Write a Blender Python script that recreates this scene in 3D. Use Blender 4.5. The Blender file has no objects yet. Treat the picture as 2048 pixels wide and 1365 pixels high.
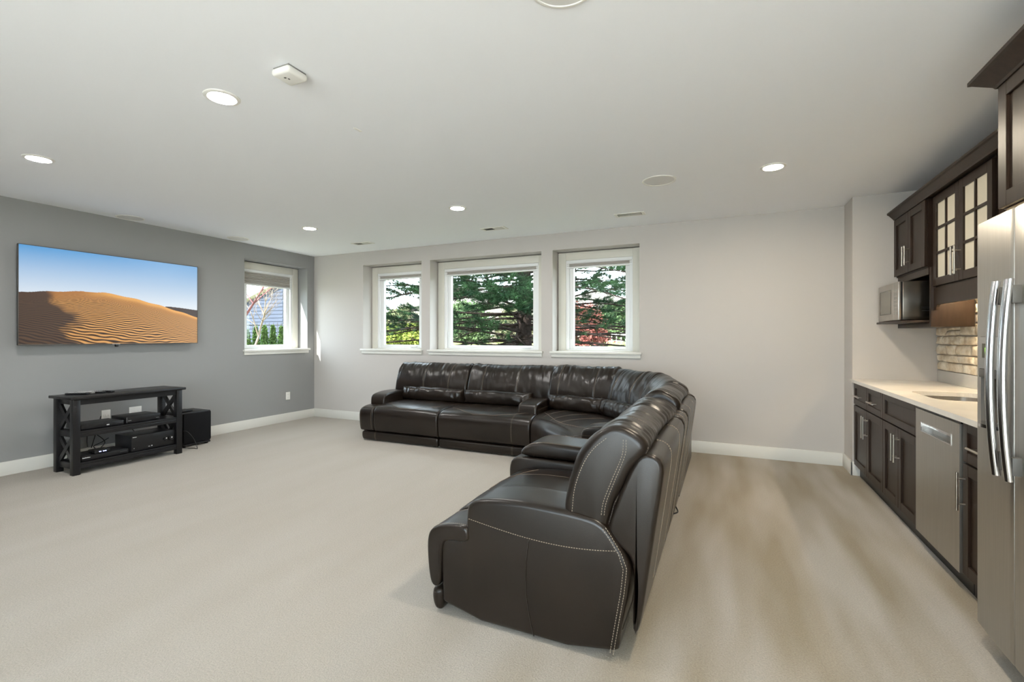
import bpy, bmesh, math, random
import numpy as np
from mathutils import Vector, Matrix, noise

random.seed(7)
SC = bpy.context.scene
COL = SC.collection
PI = math.pi

# ------------------------------------------------------------------ camera, sky, sun, exposure
cam_d = bpy.data.cameras.new('camera'); cam = bpy.data.objects.new('camera', cam_d); COL.objects.link(cam)
cam.location = (0, 0, 1.35); cam.rotation_euler = (PI/2, 0, math.radians(24.48))
cam_d.sensor_width = 36.0; cam_d.lens = 944.3/2048*36.0; cam_d.shift_y = -8.2/2048
cam_d.clip_start = 0.05; cam_d.clip_end = 500
SC.camera = cam

W = bpy.data.worlds.new('sky'); SC.world = W; W.use_nodes = True
wn = W.node_tree.nodes; wn.clear()
w_out = wn.new('ShaderNodeOutputWorld'); w_bg = wn.new('ShaderNodeBackground')
w_bg.inputs[0].default_value = (0.78, 0.89, 1.0, 1); w_bg.inputs[1].default_value = 7.6
W.node_tree.links.new(w_bg.outputs[0], w_out.inputs[0])

sun_d = bpy.data.lights.new('sun', 'SUN'); sun_d.energy = 15.0; sun_d.angle = 0.009; sun_d.color = (1.0, 0.985, 0.965)
sun = bpy.data.objects.new('sun', sun_d); COL.objects.link(sun)
sun.rotation_euler = Vector((0.29, 0.70, -0.67)).to_track_quat('-Z', 'Y').to_euler()
sun.location = (-20, -30, 40)

vs = SC.view_settings
vs.view_transform = 'Standard'; vs.look = 'None'; vs.gamma = 1.0; vs.use_curve_mapping = False
vs.exposure = 0.76
LAMP = 250.0          # emission of a recessed lamp lens

# ------------------------------------------------------------------ materials
def lin(r, g, b):
    f = lambda c: (c/255/12.92 if c/255 <= 0.04045 else ((c/255+0.055)/1.055)**2.4)
    return (f(r), f(g), f(b), 1)

def mat(name, col, rough=0.5, metal=0.0, spec=0.5, var=0.0, vscale=6.0, bump=0.0, bscale=200.0, emit=None, estr=0.0,
        stretch=None, coat=0.0, col2=None, detail=4.0, bdist=0.002, trans=0.0, ior=1.45, voro=False):
    m = bpy.data.materials.new(name); m.use_nodes = True
    nt = m.node_tree; b = nt.nodes['Principled BSDF']; L = nt.links.new
    b.inputs['Base Color'].default_value = col; b.inputs['Roughness'].default_value = rough
    b.inputs['Metallic'].default_value = metal; b.inputs['Specular IOR Level'].default_value = spec
    b.inputs['IOR'].default_value = ior
    if coat: b.inputs['Coat Weight'].default_value = coat; b.inputs['Coat Roughness'].default_value = 0.25
    if trans: b.inputs['Transmission Weight'].default_value = trans
    if emit: b.inputs['Emission Color'].default_value = emit; b.inputs['Emission Strength'].default_value = estr
    tc = nt.nodes.new('ShaderNodeTexCoord')
    vec = tc.outputs['Object']
    if stretch:
        mp = nt.nodes.new('ShaderNodeMapping'); mp.inputs['Scale'].default_value = stretch
        L(vec, mp.inputs['Vector']); vecs = mp.outputs['Vector']
    else: vecs = vec
    if var or col2:
        n = nt.nodes.new('ShaderNodeTexNoise'); n.inputs['Scale'].default_value = vscale; n.inputs['Detail'].default_value = detail
        L(vecs, n.inputs['Vector'])
        r = nt.nodes.new('ShaderNodeValToRGB')
        c2 = col2 if col2 else tuple(min(1, c*(1+var)) for c in col[:3]) + (1,)
        c1 = col if col2 else tuple(c*(1-var) for c in col[:3]) + (1,)
        r.color_ramp.elements[0].position = 0.35; r.color_ramp.elements[1].position = 0.65
        r.color_ramp.elements[0].color = c1; r.color_ramp.elements[1].color = c2
        L(n.outputs['Fac'], r.inputs['Fac']); L(r.outputs['Color'], b.inputs['Base Color'])
    if bump:
        if voro:
            n2 = nt.nodes.new('ShaderNodeTexVoronoi'); n2.inputs['Scale'].default_value = bscale; o = n2.outputs['Distance']
        else:
            n2 = nt.nodes.new('ShaderNodeTexNoise'); n2.inputs['Scale'].default_value = bscale; n2.inputs['Detail'].default_value = 3
            o = n2.outputs['Fac']
        L(vec, n2.inputs['Vector'])
        bp = nt.nodes.new('ShaderNodeBump'); bp.inputs['Strength'].default_value = bump; bp.inputs['Distance'].default_value = bdist
        L(o, bp.inputs['Height']); L(bp.outputs['Normal'], b.inputs['Normal'])
    return m

M = {}
M['ceiling'] = mat('ceiling_paint', lin(244, 245, 248), 0.9, spec=0.1, bump=0.05, bscale=180)
M['wall'] = mat('greige_paint', lin(197, 192, 187), 0.75, spec=0.25, bump=0.05, bscale=260)
M['wall_dark'] = mat('charcoal_grey_paint', lin(150, 150, 149), 0.6, spec=0.3, bump=0.05, bscale=260)
M['white'] = mat('white_trim_paint', lin(226, 224, 217), 0.4, bump=0.02, bscale=80)
M['vinyl'] = mat('white_vinyl', lin(232, 233, 232), 0.35, bump=0.02, bscale=60)
M['casing'] = mat('ivory_casing', lin(214, 211, 200), 0.45, bump=0.02, bscale=80)
M['plastic_white'] = mat('white_plastic', lin(236, 234, 228), 0.4, bump=0.02, bscale=60)
M['leather'] = mat('brown_leather', (0.0125, 0.0082, 0.0057, 1), 0.28, spec=0.50, var=0.25, vscale=3.0, bump=0.16, bscale=420, voro=True, bdist=0.0012)
M['leather_dark'] = mat('dark_leather_cloth', (0.014, 0.012, 0.011, 1), 0.55, spec=0.35, bump=0.2, bscale=500)
M['thread'] = mat('beige_thread', lin(150, 136, 120), 0.7, bump=0.1, bscale=900)
M['seam'] = mat('brown_thread', lin(122, 106, 92), 0.6, bump=0.1, bscale=900)
M['black_wood'] = mat('black_stained_wood', (0.008, 0.0078, 0.009, 1), 0.38, var=0.3, vscale=8, stretch=(12, 1, 12), bump=0.05, bscale=90)
M['black_plastic'] = mat('black_plastic', (0.010, 0.010, 0.011, 1), 0.35, bump=0.03, bscale=300)
M['black_metal'] = mat('black_painted_metal', (0.014, 0.014, 0.016, 1), 0.42, bump=0.04, bscale=400)
M['black_cloth'] = mat('black_grille_cloth', (0.008, 0.008, 0.009, 1), 0.8, spec=0.2, bump=0.3, bscale=700)
M['cable'] = mat('black_cable', (0.01, 0.01, 0.01, 1), 0.5, bump=0.02, bscale=100)
M['print'] = mat('white_print', lin(215, 215, 215), 0.5, bump=0.01, bscale=100)
M['print_grey'] = mat('grey_print', lin(120, 120, 122), 0.5, bump=0.01, bscale=100)
M['led'] = mat('blue_led', (0.3, 0.4, 1, 1), 0.4, emit=(0.45, 0.5, 1, 1), estr=5, bump=0.01, bscale=50)
M['led_green'] = mat('green_led', (0.5, 1, 0.2, 1), 0.4, emit=(0.6, 0.95, 0.15, 1), estr=1.2, bump=0.01, bscale=50)
M['cab'] = mat('espresso_wood', (0.024, 0.0135, 0.0085, 1), 0.38, spec=0.33, var=0.18, vscale=5, stretch=(9, 9, 1.2), bump=0.03, bscale=120)
M['cab_in'] = mat('cabinet_interior', (0.02, 0.014, 0.011, 1), 0.6, bump=0.03, bscale=120)
M['nickel'] = mat('brushed_nickel', lin(205, 198, 188), 0.28, metal=1.0, bump=0.02, bscale=500)
M['steel'] = mat('brushed_steel', lin(186, 182, 176), 0.36, metal=1.0, var=0.05, vscale=3, stretch=(60, 60, 1), bump=0.02, bscale=300)
M['steel_dark'] = mat('dark_brushed_steel', lin(112, 106, 98), 0.24, metal=1.0, bump=0.01, bscale=200)
M['steel_h'] = mat('polished_steel', lin(205, 205, 206), 0.18, metal=1.0, bump=0.01, bscale=200)
M['grey_plastic'] = mat('grey_plastic', lin(150, 148, 144), 0.45, bump=0.03, bscale=200)
M['grey_dark'] = mat('dark_grey_plastic', lin(84, 82, 78), 0.45, bump=0.03, bscale=200)
M['display'] = mat('display_window', (0.05, 0.045, 0.02, 1), 0.2, bump=0.01, bscale=50)
M['counter'] = mat('white_quartz', lin(222, 218, 210), 0.22, spec=0.5, var=0.05, vscale=4, bump=0.01, bscale=90, detail=8)
M['stone'] = mat('cream_ledger_stone', lin(240, 230, 212), 0.8, spec=0.2, col2=lin(210, 192, 164), vscale=14, bump=0.7, bscale=55, detail=6, bdist=0.006)
M['mortar'] = mat('grey_mortar', lin(196, 184, 166), 0.9, spec=0.1, bump=0.5, bscale=90, bdist=0.004)
M['frost'] = mat('frosted_glass', lin(206, 200, 184), 0.55, spec=0.5, bump=0.05, bscale=150)
M['shade'] = mat('grey_cellular_fabric', lin(190, 186, 180), 0.85, spec=0.1, bump=0.15, bscale=500)
M['grille'] = mat('white_perforated_grille', lin(222, 220, 217), 0.6, bump=0.12, bscale=900, voro=True)
M['warm'] = mat('warm_light_strip', (1, 0.85, 0.6, 1), 0.5, emit=(1.0, 0.80, 0.52, 1), estr=88, bump=0.01, bscale=50)
M['lens'] = mat('lamp_lens', (1, 1, 1, 1), 0.5, emit=(1.0, 0.975, 0.945, 1), estr=LAMP, bump=0.01, bscale=50)
M['lens_warm'] = mat('warm_lamp_lens', (1, 1, 1, 1), 0.5, emit=(1.0, 0.87, 0.68, 1), estr=LAMP*1.25, bump=0.01, bscale=50)
M['vent_dark'] = mat('vent_shadow', (0.02, 0.02, 0.02, 1), 0.8, bump=0.05, bscale=50)
M['microglass'] = mat('smoked_glass', lin(120, 116, 108), 0.25, spec=0.6, bump=0.01, bscale=50)

def glass_mat(name, tint):
    m = bpy.data.materials.new(name); m.use_nodes = True; nt = m.node_tree; nt.nodes.clear(); L = nt.links.new
    o = nt.nodes.new('ShaderNodeOutputMaterial'); t = nt.nodes.new('ShaderNodeBsdfTransparent'); g = nt.nodes.new('ShaderNodeBsdfGlossy')
    t.inputs['Color'].default_value = tint; g.inputs['Roughness'].default_value = 0.02
    lw = nt.nodes.new('ShaderNodeLayerWeight'); lw.inputs['Blend'].default_value = 0.5
    pw = nt.nodes.new('ShaderNodeMath'); pw.operation = 'POWER'; pw.inputs[1].default_value = 4.0; L(lw.outputs['Facing'], pw.inputs[0])
    f = nt.nodes.new('ShaderNodeMath'); f.operation = 'MULTIPLY_ADD'; f.inputs[1].default_value = 0.7; f.inputs[2].default_value = 0.02; L(pw.outputs[0], f.inputs[0])
    n = nt.nodes.new('ShaderNodeTexNoise'); n.inputs['Scale'].default_value = 1.5
    b = nt.nodes.new('ShaderNodeBump'); b.inputs['Strength'].default_value = 0.01; L(n.outputs['Fac'], b.inputs['Height']); L(b.outputs['Normal'], g.inputs['Normal'])
    x = nt.nodes.new('ShaderNodeMixShader'); L(f.outputs[0], x.inputs[0]); L(t.outputs[0], x.inputs[1]); L(g.outputs[0], x.inputs[2]); L(x.outputs[0], o.inputs[0])
    return m
M['glass'] = glass_mat('window_glass', (0.96, 0.98, 0.97, 1))

def carpet_mat():
    m = bpy.data.materials.new('beige_carpet'); m.use_nodes = True; nt = m.node_tree; L = nt.links.new
    b = nt.nodes['Principled BSDF']; b.inputs['Roughness'].default_value = 0.95; b.inputs['Specular IOR Level'].default_value = 0.05
    b.inputs['Sheen Weight'].default_value = 0.15
    tc = nt.nodes.new('ShaderNodeTexCoord')
    # pile lie left by the vacuum: broad streaks
    mp = nt.nodes.new('ShaderNodeMapping'); mp.inputs['Scale'].default_value = (2.6, 0.42, 1); mp.inputs['Rotation'].default_value = (0, 0, -0.12)
    L(tc.outputs['Object'], mp.inputs['Vector'])
    n1 = nt.nodes.new('ShaderNodeTexNoise'); n1.inputs['Scale'].default_value = 1.3; n1.inputs['Detail'].default_value = 2; n1.inputs['Roughness'].default_value = 0.5
    L(mp.outputs['Vector'], n1.inputs['Vector'])
    r1 = nt.nodes.new('ShaderNodeValToRGB'); r1.color_ramp.elements[0].position = 0.36; r1.color_ramp.elements[1].position = 0.62
    r1.color_ramp.elements[0].color = lin(158, 147, 128); r1.color_ramp.elements[1].color = lin(184, 178, 169)
    sx = nt.nodes.new('ShaderNodeSeparateXYZ'); L(tc.outputs['Object'], sx.inputs[0])
    mk = nt.nodes.new('ShaderNodeMapRange'); mk.interpolation_type = 'SMOOTHSTEP'; mk.inputs[1].default_value = -1.4; mk.inputs[2].default_value = 0.0; mk.inputs[3].default_value = 0.12; mk.inputs[4].default_value = 1.0
    L(sx.outputs[0], mk.inputs[0])
    ms = nt.nodes.new('ShaderNodeMix'); ms.inputs[2].default_value = 0.58; L(mk.outputs[0], ms.inputs[0]); L(n1.outputs['Fac'], ms.inputs[3])
    L(ms.outputs[0], r1.inputs['Fac'])
    n2 = nt.nodes.new('ShaderNodeTexNoise'); n2.inputs['Scale'].default_value = 130; n2.inputs['Detail'].default_value = 4; n2.inputs['Roughness'].default_value = 0.75
    L(tc.outputs['Object'], n2.inputs['Vector'])
    mr = nt.nodes.new('ShaderNodeMapRange'); mr.inputs[1].default_value = 0.3; mr.inputs[2].default_value = 0.7; mr.inputs[3].default_value = 0.80; mr.inputs[4].default_value = 1.16
    L(n2.outputs['Fac'], mr.inputs[0])
    mx = nt.nodes.new('ShaderNodeMixRGB'); mx.blend_type = 'MULTIPLY'; mx.inputs[0].default_value = 1
    L(r1.outputs['Color'], mx.inputs[1]); L(mr.outputs[0], mx.inputs[2]); L(mx.outputs[0], b.inputs['Base Color'])
    bp = nt.nodes.new('ShaderNodeBump'); bp.inputs['Strength'].default_value = 0.9; bp.inputs['Distance'].default_value = 0.006
    L(n2.outputs['Fac'], bp.inputs['Height']); L(bp.outputs['Normal'], b.inputs['Normal'])
    return m
M['carpet'] = carpet_mat()

# ------------------------------------------------------------------ mesh helpers (world coordinates; obj() makes them local to the parent)
def tag(o, label=None, cat=None, group=None, kind=None):
    if label: o['label'] = label
    if cat: o['category'] = cat
    if group: o['group'] = group
    if kind: o['kind'] = kind
    return o

def wpos(o):
    v = Vector((0, 0, 0))
    while o: v += o.location; o = o.parent
    return v

def thing(name, loc, label=None, cat=None, group=None, kind=None):
    o = bpy.data.objects.new(name, None); COL.objects.link(o); o.location = loc; o.empty_display_size = 0.1
    return tag(o, label, cat, group, kind)

def mesh_obj(name, me, m, parent=None):
    o = bpy.data.objects.new(name, me); COL.objects.link(o)
    if m is not None and not me.materials: me.materials.append(M[m] if isinstance(m, str) else m)
    if parent: o.parent = parent
    return o

def obj(name, bm, m, parent=None, smooth=None, origin=None, normals=True):
    if normals: bmesh.ops.recalc_face_normals(bm, faces=bm.faces)
    org = wpos(parent) if parent else Vector(origin if origin is not None else (0, 0, 0))
    bmesh.ops.translate(bm, verts=bm.verts, vec=-org)
    me = bpy.data.meshes.new(name); bm.to_mesh(me); bm.free()
    if smooth:
        me.shade_smooth(); me.set_sharp_from_angle(angle=math.radians(smooth))
    o = mesh_obj(name, me, m, parent)
    if not parent: o.location = org
    return o

def box(bm, x0, x1, y0, y1, z0, z1, bev=0.0, seg=2):
    if x0 > x1: x0, x1 = x1, x0
    if y0 > y1: y0, y1 = y1, y0
    if z0 > z1: z0, z1 = z1, z0
    vs_ = [bm.verts.new(p) for p in ((x0,y0,z0),(x1,y0,z0),(x1,y1,z0),(x0,y1,z0),(x0,y0,z1),(x1,y0,z1),(x1,y1,z1),(x0,y1,z1))]
    fs = [bm.faces.new([vs_[i] for i in q]) for q in ((0,3,2,1),(4,5,6,7),(0,1,5,4),(1,2,6,5),(2,3,7,6),(3,0,4,7))]
    if bev > 0:
        es = list({e for f in fs for e in f.edges})
        bmesh.ops.bevel(bm, geom=es, offset=bev, segments=seg, profile=0.5, affect='EDGES')

def B(name, m, parent, x0, x1, y0, y1, z0, z1, bev=0.0, seg=2):
    bm = bmesh.new(); box(bm, x0, x1, y0, y1, z0, z1, bev, seg)
    return obj(name, bm, m, parent, smooth=35 if bev else None)

def prism(bm, pts, axis, a0, a1):
    """polygon pts in the two other axes, extruded along axis"""
    def mk(p, a):
        return {'x': (a, p[0], p[1]), 'y': (p[0], a, p[1]), 'z': (p[0], p[1], a)}[axis]
    A = [bm.verts.new(mk(p, a0)) for p in pts]; Bv = [bm.verts.new(mk(p, a1)) for p in pts]
    n = len(pts); bm.faces.new(A); bm.faces.new(Bv[::-1])
    for i in range(n): bm.faces.new((A[i], A[(i+1) % n], Bv[(i+1) % n], Bv[i]))

def lathe(bm, prof, c, n=32, axis='z', closed=False):
    rings = []
    for r, h in prof:
        ring = []
        for k in range(n):
            a = 2*PI*k/n
            p = {'z': (c[0]+r*math.cos(a), c[1]+r*math.sin(a), c[2]+h), 'x': (c[0]+h, c[1]+r*math.cos(a), c[2]+r*math.sin(a)),
                 'y': (c[0]+r*math.cos(a), c[1]+h, c[2]+r*math.sin(a))}[axis]
            ring.append(bm.verts.new(p))
        rings.append(ring)
    for i in range(len(rings)-1):
        for k in range(n): bm.faces.new((rings[i][k], rings[i][(k+1) % n], rings[i+1][(k+1) % n], rings[i+1][k]))
    if closed: bm.faces.new(rings[0]); bm.faces.new(rings[-1][::-1])

def tube(bm, pts, rad, n=8, cap=True):
    pts = [Vector(p) for p in pts]; rings = []
    if not isinstance(rad, (list, tuple)): rad = [rad]*len(pts)
    up = Vector((0.123, 0.31, 0.94)).normalized()
    for i, p in enumerate(pts):
        t = (pts[min(i+1, len(pts)-1)] - pts[max(i-1, 0)])
        t = t.normalized() if t.length > 1e-9 else Vector((0, 0, 1))
        u = t.cross(up)
        if u.length < 1e-3: u = t.cross(Vector((1, 0, 0)))
        u.normalize(); v = t.cross(u)
        rings.append([bm.verts.new(p + (u*math.cos(2*PI*k/n) + v*math.sin(2*PI*k/n))*rad[i]) for k in range(n)])
    for i in range(len(rings)-1):
        for k in range(n): bm.faces.new((rings[i][k], rings[i][(k+1) % n], rings[i+1][(k+1) % n], rings[i+1][k]))
    if cap: bm.faces.new(rings[0][::-1]); bm.faces.new(rings[-1])

def bezier(p0, p1, p2, p3, n=12):
    P = [Vector(p) for p in (p0, p1, p2, p3)]
    return [P[0]*(1-t)**3 + P[1]*3*t*(1-t)**2 + P[2]*3*t*t*(1-t) + P[3]*t**3 for t in (i/n for i in range(n+1))]

def catmull(pts, n=8):
    pts = [Vector(p) for p in pts]; out = []
    P = [pts[0]*2-pts[1]] + pts + [pts[-1]*2-pts[-2]]
    for i in range(1, len(P)-2):
        for k in range(n):
            t = k/n
            out.append(0.5*((2*P[i]) + (P[i+1]-P[i-1])*t + (2*P[i-1]-5*P[i]+4*P[i+1]-P[i+2])*t*t + (-P[i-1]+3*P[i]-3*P[i+1]+P[i+2])*t**3))
    out.append(pts[-1]); return out

# ------------------------------------------------------------------ the room
XL, YB, HC = -6.398, 5.923, 2.718          # left wall, back wall, ceiling
YR = -2.6                                  # wall behind the camera
XJ, YJ, XK = 1.115, 5.575, 1.785           # return wall corner and kitchen wall
TH = 0.34
def struct(name, bm, m, label, parent=None, smooth=None):
    o = obj(name, bm, m, parent, smooth); tag(o, label, None, None, 'structure'); return o

bm = bmesh.new(); box(bm, XL-TH, XK+TH, YR-TH, YB+TH, -0.2, 0.0)
struct('floor', bm, 'carpet', 'beige cut pile carpet with vacuum streaks covering the floor')
bm = bmesh.new(); box(bm, XL-TH, XK+TH, YR-TH, YB+TH, HC, HC+0.25)
struct('ceiling', bm, 'ceiling', 'flat off white ceiling')

WZ0, WZ1 = 1.16, 2.50
WB = [(-5.33, -4.20), (-4.045, -2.265), (-2.105, -0.978)]
WLY = (4.645, 5.777)
def wall_with_holes(a0, a1, holes, axis, b0, b1):
    bm = bmesh.new(); cur = a0
    def bb(p, q, z0, z1):
        if axis == 'x': box(bm, p, q, b0, b1, z0, z1)
        else: box(bm, b0, b1, p, q, z0, z1)
    for h0, h1, z0, z1 in holes:
        bb(cur, h0, 0, HC); bb(h0, h1, 0, z0); bb(h0, h1, z1, HC); cur = h1
    bb(cur, a1, 0, HC)
    return bm
struct('wall_back', wall_with_holes(XL, XK+TH, [(a, b, WZ0-0.03, WZ1) for a, b in WB], 'x', YB, YB+TH), 'wall', 'greige painted wall with three windows behind the sofa')
struct('wall_left', wall_with_holes(YR, YB+TH, [(WLY[0], WLY[1], WZ0-0.03, WZ1)], 'y', XL-TH, XL), 'wall_dark', 'charcoal grey accent wall behind the television')
bm = bmesh.new(); box(bm, XJ, XK+TH, YJ, YB, 0, HC)
struct('wall_return', bm, 'wall', 'short greige return wall at the end of the kitchenette')
bm = bmesh.new(); box(bm, XK, XK+TH, YR, YJ, 0, HC)
wall_right = struct('wall_right', bm, 'wall', 'kitchenette wall behind the cabinets with cream ledger stone')
DX0, DX1, DZ = -2.4, 1.7, 2.40  # wide glazed opening added out of view so sun and sky brighten the room
struct('wall_rear', wall_with_holes(XL-TH, XK+TH, [(DX0, DX1, 0.0, DZ)], 'x', YR-TH, YR), 'wall', 'greige wall behind the camera with an opening for the added daylight doors')
pd = thing('added_door_1', ((DX0+DX1)/2, YR, 0), 'unseen white framed glass doors added behind the camera to let in daylight', None, None, 'structure')
for k in range(4):
    a, b = DX0+(DX1-DX0)*k/4, DX0+(DX1-DX0)*(k+1)/4; y_ = YR-0.16-(0.05 if k % 2 else 0.0)
    bm = bmesh.new()
    for (p, q, r_, s_) in ((a, a+0.06, 0.005, DZ-0.005), (b-0.06, b, 0.005, DZ-0.005), (a+0.06, b-0.06, DZ-0.075, DZ-0.005), (a+0.06, b-0.06, 0.005, 0.10)): box(bm, p, q, y_, y_+0.045, r_, s_, 0.003)
    pn = obj('added_door_panel', bm, 'vinyl', pd, 35)
    bm = bmesh.new(); box(bm, a+0.055, b-0.055, y_+0.018, y_+0.024, 0.095, DZ-0.07); obj('pane', bm, 'glass', pn)

def baseboard(name, x0, x1, y0, y1, label):
    bm = bmesh.new()
    box(bm, x0, x1, y0, y1, 0, 0.135, 0.004)
    struct(name, bm, 'white', label, None, 35)
baseboard('baseboard_left', XL, XL+0.016, YR, YB, 'white baseboard along the charcoal wall')
baseboard('baseboard_back', XL+0.016, XJ-0.016, YB-0.016, YB, 'white baseboard under the three windows')
baseboard('baseboard_return', XJ-0.016, XJ, YJ-0.016, YB, 'white baseboard on the side of the return wall')
baseboard('baseboard_right', XK-0.016, XK, YR, 1.80, 'white baseboard on the bare wall beside the refrigerator')
baseboard('baseboard_return_front', XJ-0.016, XJ+0.09, YJ-0.016, YJ, 'short white baseboard turning towards the cabinets')

# windows: local axes a (along the wall), depth t outward from the wall face, z
def window(idx, a0, a1, wall, shade_drop, label):
    def bxx(bm, p, q, t0, t1, z0, z1, bev=0.0):
        if wall == 'back': box(bm, p, q, YB+t0, YB+t1, z0, z1, bev)
        else: box(bm, XL-t1, XL-t0, p, q, z0, z1, bev)
    cm = (a0+a1)/2
    root = thing('window_%d' % idx, (cm, YB, WZ0) if wall == 'back' else (XL, cm, WZ0), label, None, None, 'structure')
    def ring(name, m, i0, w, t0, t1, parent=root, bev=0.003, wt=None, zb=0.0, bw=0.03):
        """rectangular frame inset i0 from the opening, width w; four mitred pieces in one sash"""
        bm = bmesh.new(); wt = w if wt is None else wt
        p, q, z0, z1 = a0+i0, a1-i0, WZ0+zb, WZ1-i0
        bxx(bm, p, p+w, t0, t1, z0, z1, bev); bxx(bm, q-w, q, t0, t1, z0, z1, bev)
        bxx(bm, p+w, q-w, t0, t1, z1-wt, z1, bev); bxx(bm, p+w, q-w, t0, t1, z0, z0+bw, bev)
        return obj(name, bm, m, parent, 35)
    # jamb liner that closes the gap round the casing
    ring('jamb_liner', 'vinyl', 0.0, 0.035, 0.262, 0.33, bw=0.012)
    ring('casing', 'casing', 0.012, 0.105, 0.20, 0.262, bw=0.008)
    fr = ring('frame', 'vinyl', 0.115, 0.045, 0.215, 0.31, bw=0.022)
    sash = ring('sash', 'vinyl', 0.155, 0.062, 0.245, 0.30, zb=0.018, bw=0.046)
    bm = bmesh.new(); bxx(bm, a0+0.21, a1-0.21, 0.272, 0.278, WZ0+0.055, WZ1-0.21); obj('pane', bm, 'glass', sash)
    # stool and apron
    bm = bmesh.new(); bxx(bm, a0+0.0005, a1-0.0005, 0.0, 0.34, WZ0-0.029, WZ0, 0.0)
    bxx(bm, a0-0.03, a1+0.03, -0.045, 0.0, WZ0-0.029, WZ0, 0.005); obj('sill', bm, 'white', root, 35)
    bm = bmesh.new(); bxx(bm, a0-0.015, a1+0.015, -0.020, 0.0, WZ0-0.075, WZ0-0.0295, 0.003); obj('apron', bm, 'white', root, 35)
    # shade: headrail, pleats, bottom rail
    s0, s1, zt = a0+0.125, a1-0.125, WZ1-0.118
    sh = thing('shade', (0, 0, 0)); sh.parent = root
    sh.location = (0, 0, 0)
    bm = bmesh.new(); bxx(bm, s0, s1, 0.203, 0.243, zt-0.035, zt, 0.004); obj('headrail', bm, 'vinyl', sh, 35)
    n = max(2, int(shade_drop/0.0235)); bm = bmesh.new(); z = zt-0.035; h = shade_drop/n
    for k in range(n):     # each pleat bulges: hexagonal cell
        prof = [(0.232, z), (0.212, z-h*0.45), (0.212, z-h*0.55), (0.232, z-h), (0.238, z-h*0.65), (0.238, z-h*0.35)]
        if wall == 'back': prism(bm, [(YB+t, zz) for t, zz in prof], 'x', s0+0.004, s1-0.004)
        else: prism(bm, [(XL-t, zz) for t, zz in prof], 'y', s0+0.004, s1-0.004)
        z -= h
    obj('pleats', bm, 'shade', sh)['kind'] = 'stuff'
    bm = bmesh.new(); bxx(bm, s0+0.002, s1-0.002, 0.212, 0.240, z-0.022, z, 0.004); obj('bottom_rail', bm, 'vinyl', sh, 35)
    # crank handle / lock low on the sash
    bm = bmesh.new(); c = a1-0.30
    bxx(bm, c-0.06, c+0.05, 0.225, 0.250, WZ0+0.028, WZ0+0.044, 0.004); obj('crank', bm, 'vinyl', root, 35)
    bm = bmesh.new(); bxx(bm, a0+0.170, a0+0.182, 0.228, 0.248, WZ0+0.16, WZ0+0.26, 0.003); obj('latch', bm, 'vinyl', root, 35)
    return root
window(1, *WB[0], 'back', 0.050, 'white casement window nearest the room corner on the greige wall')
window(2, *WB[1], 'back', 0.050, 'wide middle window with the pine trunk behind it')
window(3, *WB[2], 'back', 0.050, 'white window above the curved corner of the sofa')
window(4, *WLY, 'left', 0.185, 'window in the charcoal wall with its pleated shade partly lowered')
# fix shade parents: children were built relative to the shade Empty at the window's base

# ------------------------------------------------------------------ ceiling fittings
def downlight(x, y, label, bulb='lens'):
    t = thing('recessed_light', (x, y, HC), label, 'ceiling light', 'recessed lights')
    bm = bmesh.new(); lathe(bm, [(0.094, -0.0005), (0.093, -0.004), (0.084, -0.008), (0.073, -0.009), (0.070, -0.006), (0.070, -0.0005)], (x, y, HC), 40); obj('trim', bm, 'plastic_white', t, 40)
    bm = bmesh.new(); lathe(bm, [(0.0695, -0.005), (0.05, -0.0065), (0.025, -0.007), (0.002, -0.007)], (x, y, HC), 40); obj('lens', bm, bulb, t, 40)
downlight(-2.62, 1.765, 'lit recessed light nearest the smoke detector')
downlight(-4.80, 1.79, 'lit recessed light nearest the left edge, above the television')
downlight(-4.775, 4.35, 'lit recessed light near the room corner and small grey window')
downlight(-2.60, 4.315, 'lit recessed light in front of the wide middle window')
downlight(0.337, 4.32, 'lit recessed light on the right beside the kitchenette', 'lens_warm')
downlight(0.34, 1.77, 'lit recessed light above the camera by the refrigerator', 'lens_warm')

def ceil_speaker(x, y, r, label):
    t = thing('ceiling_speaker', (x, y, HC), label, 'speaker', 'round ceiling speakers')
    bm = bmesh.new(); lathe(bm, [(r, -0.0005), (r, -0.005), (r-0.006, -0.008), (r-0.014, -0.007), (r-0.016, -0.003)], (x, y, HC), 48); obj('rim', bm, 'plastic_white', t, 40)
    bm = bmesh.new(); lathe(bm, [(r-0.0165, -0.004), (r*0.5, -0.006), (0.003, -0.0065)], (x, y, HC), 48); obj('grille', bm, 'grille', t, 40)
ceil_speaker(-0.54, 4.285, 0.142, 'white round ceiling speaker beside the rightmost recessed light')
ceil_speaker(-0.575, 1.735, 0.142, 'white round ceiling speaker cut by the top edge of the photo')
ceil_speaker(-6.225, 3.11, 0.135, 'white round ceiling speaker above the television')
ceil_speaker(-6.17, 4.385, 0.135, 'white round ceiling speaker above the small grey window')

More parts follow.
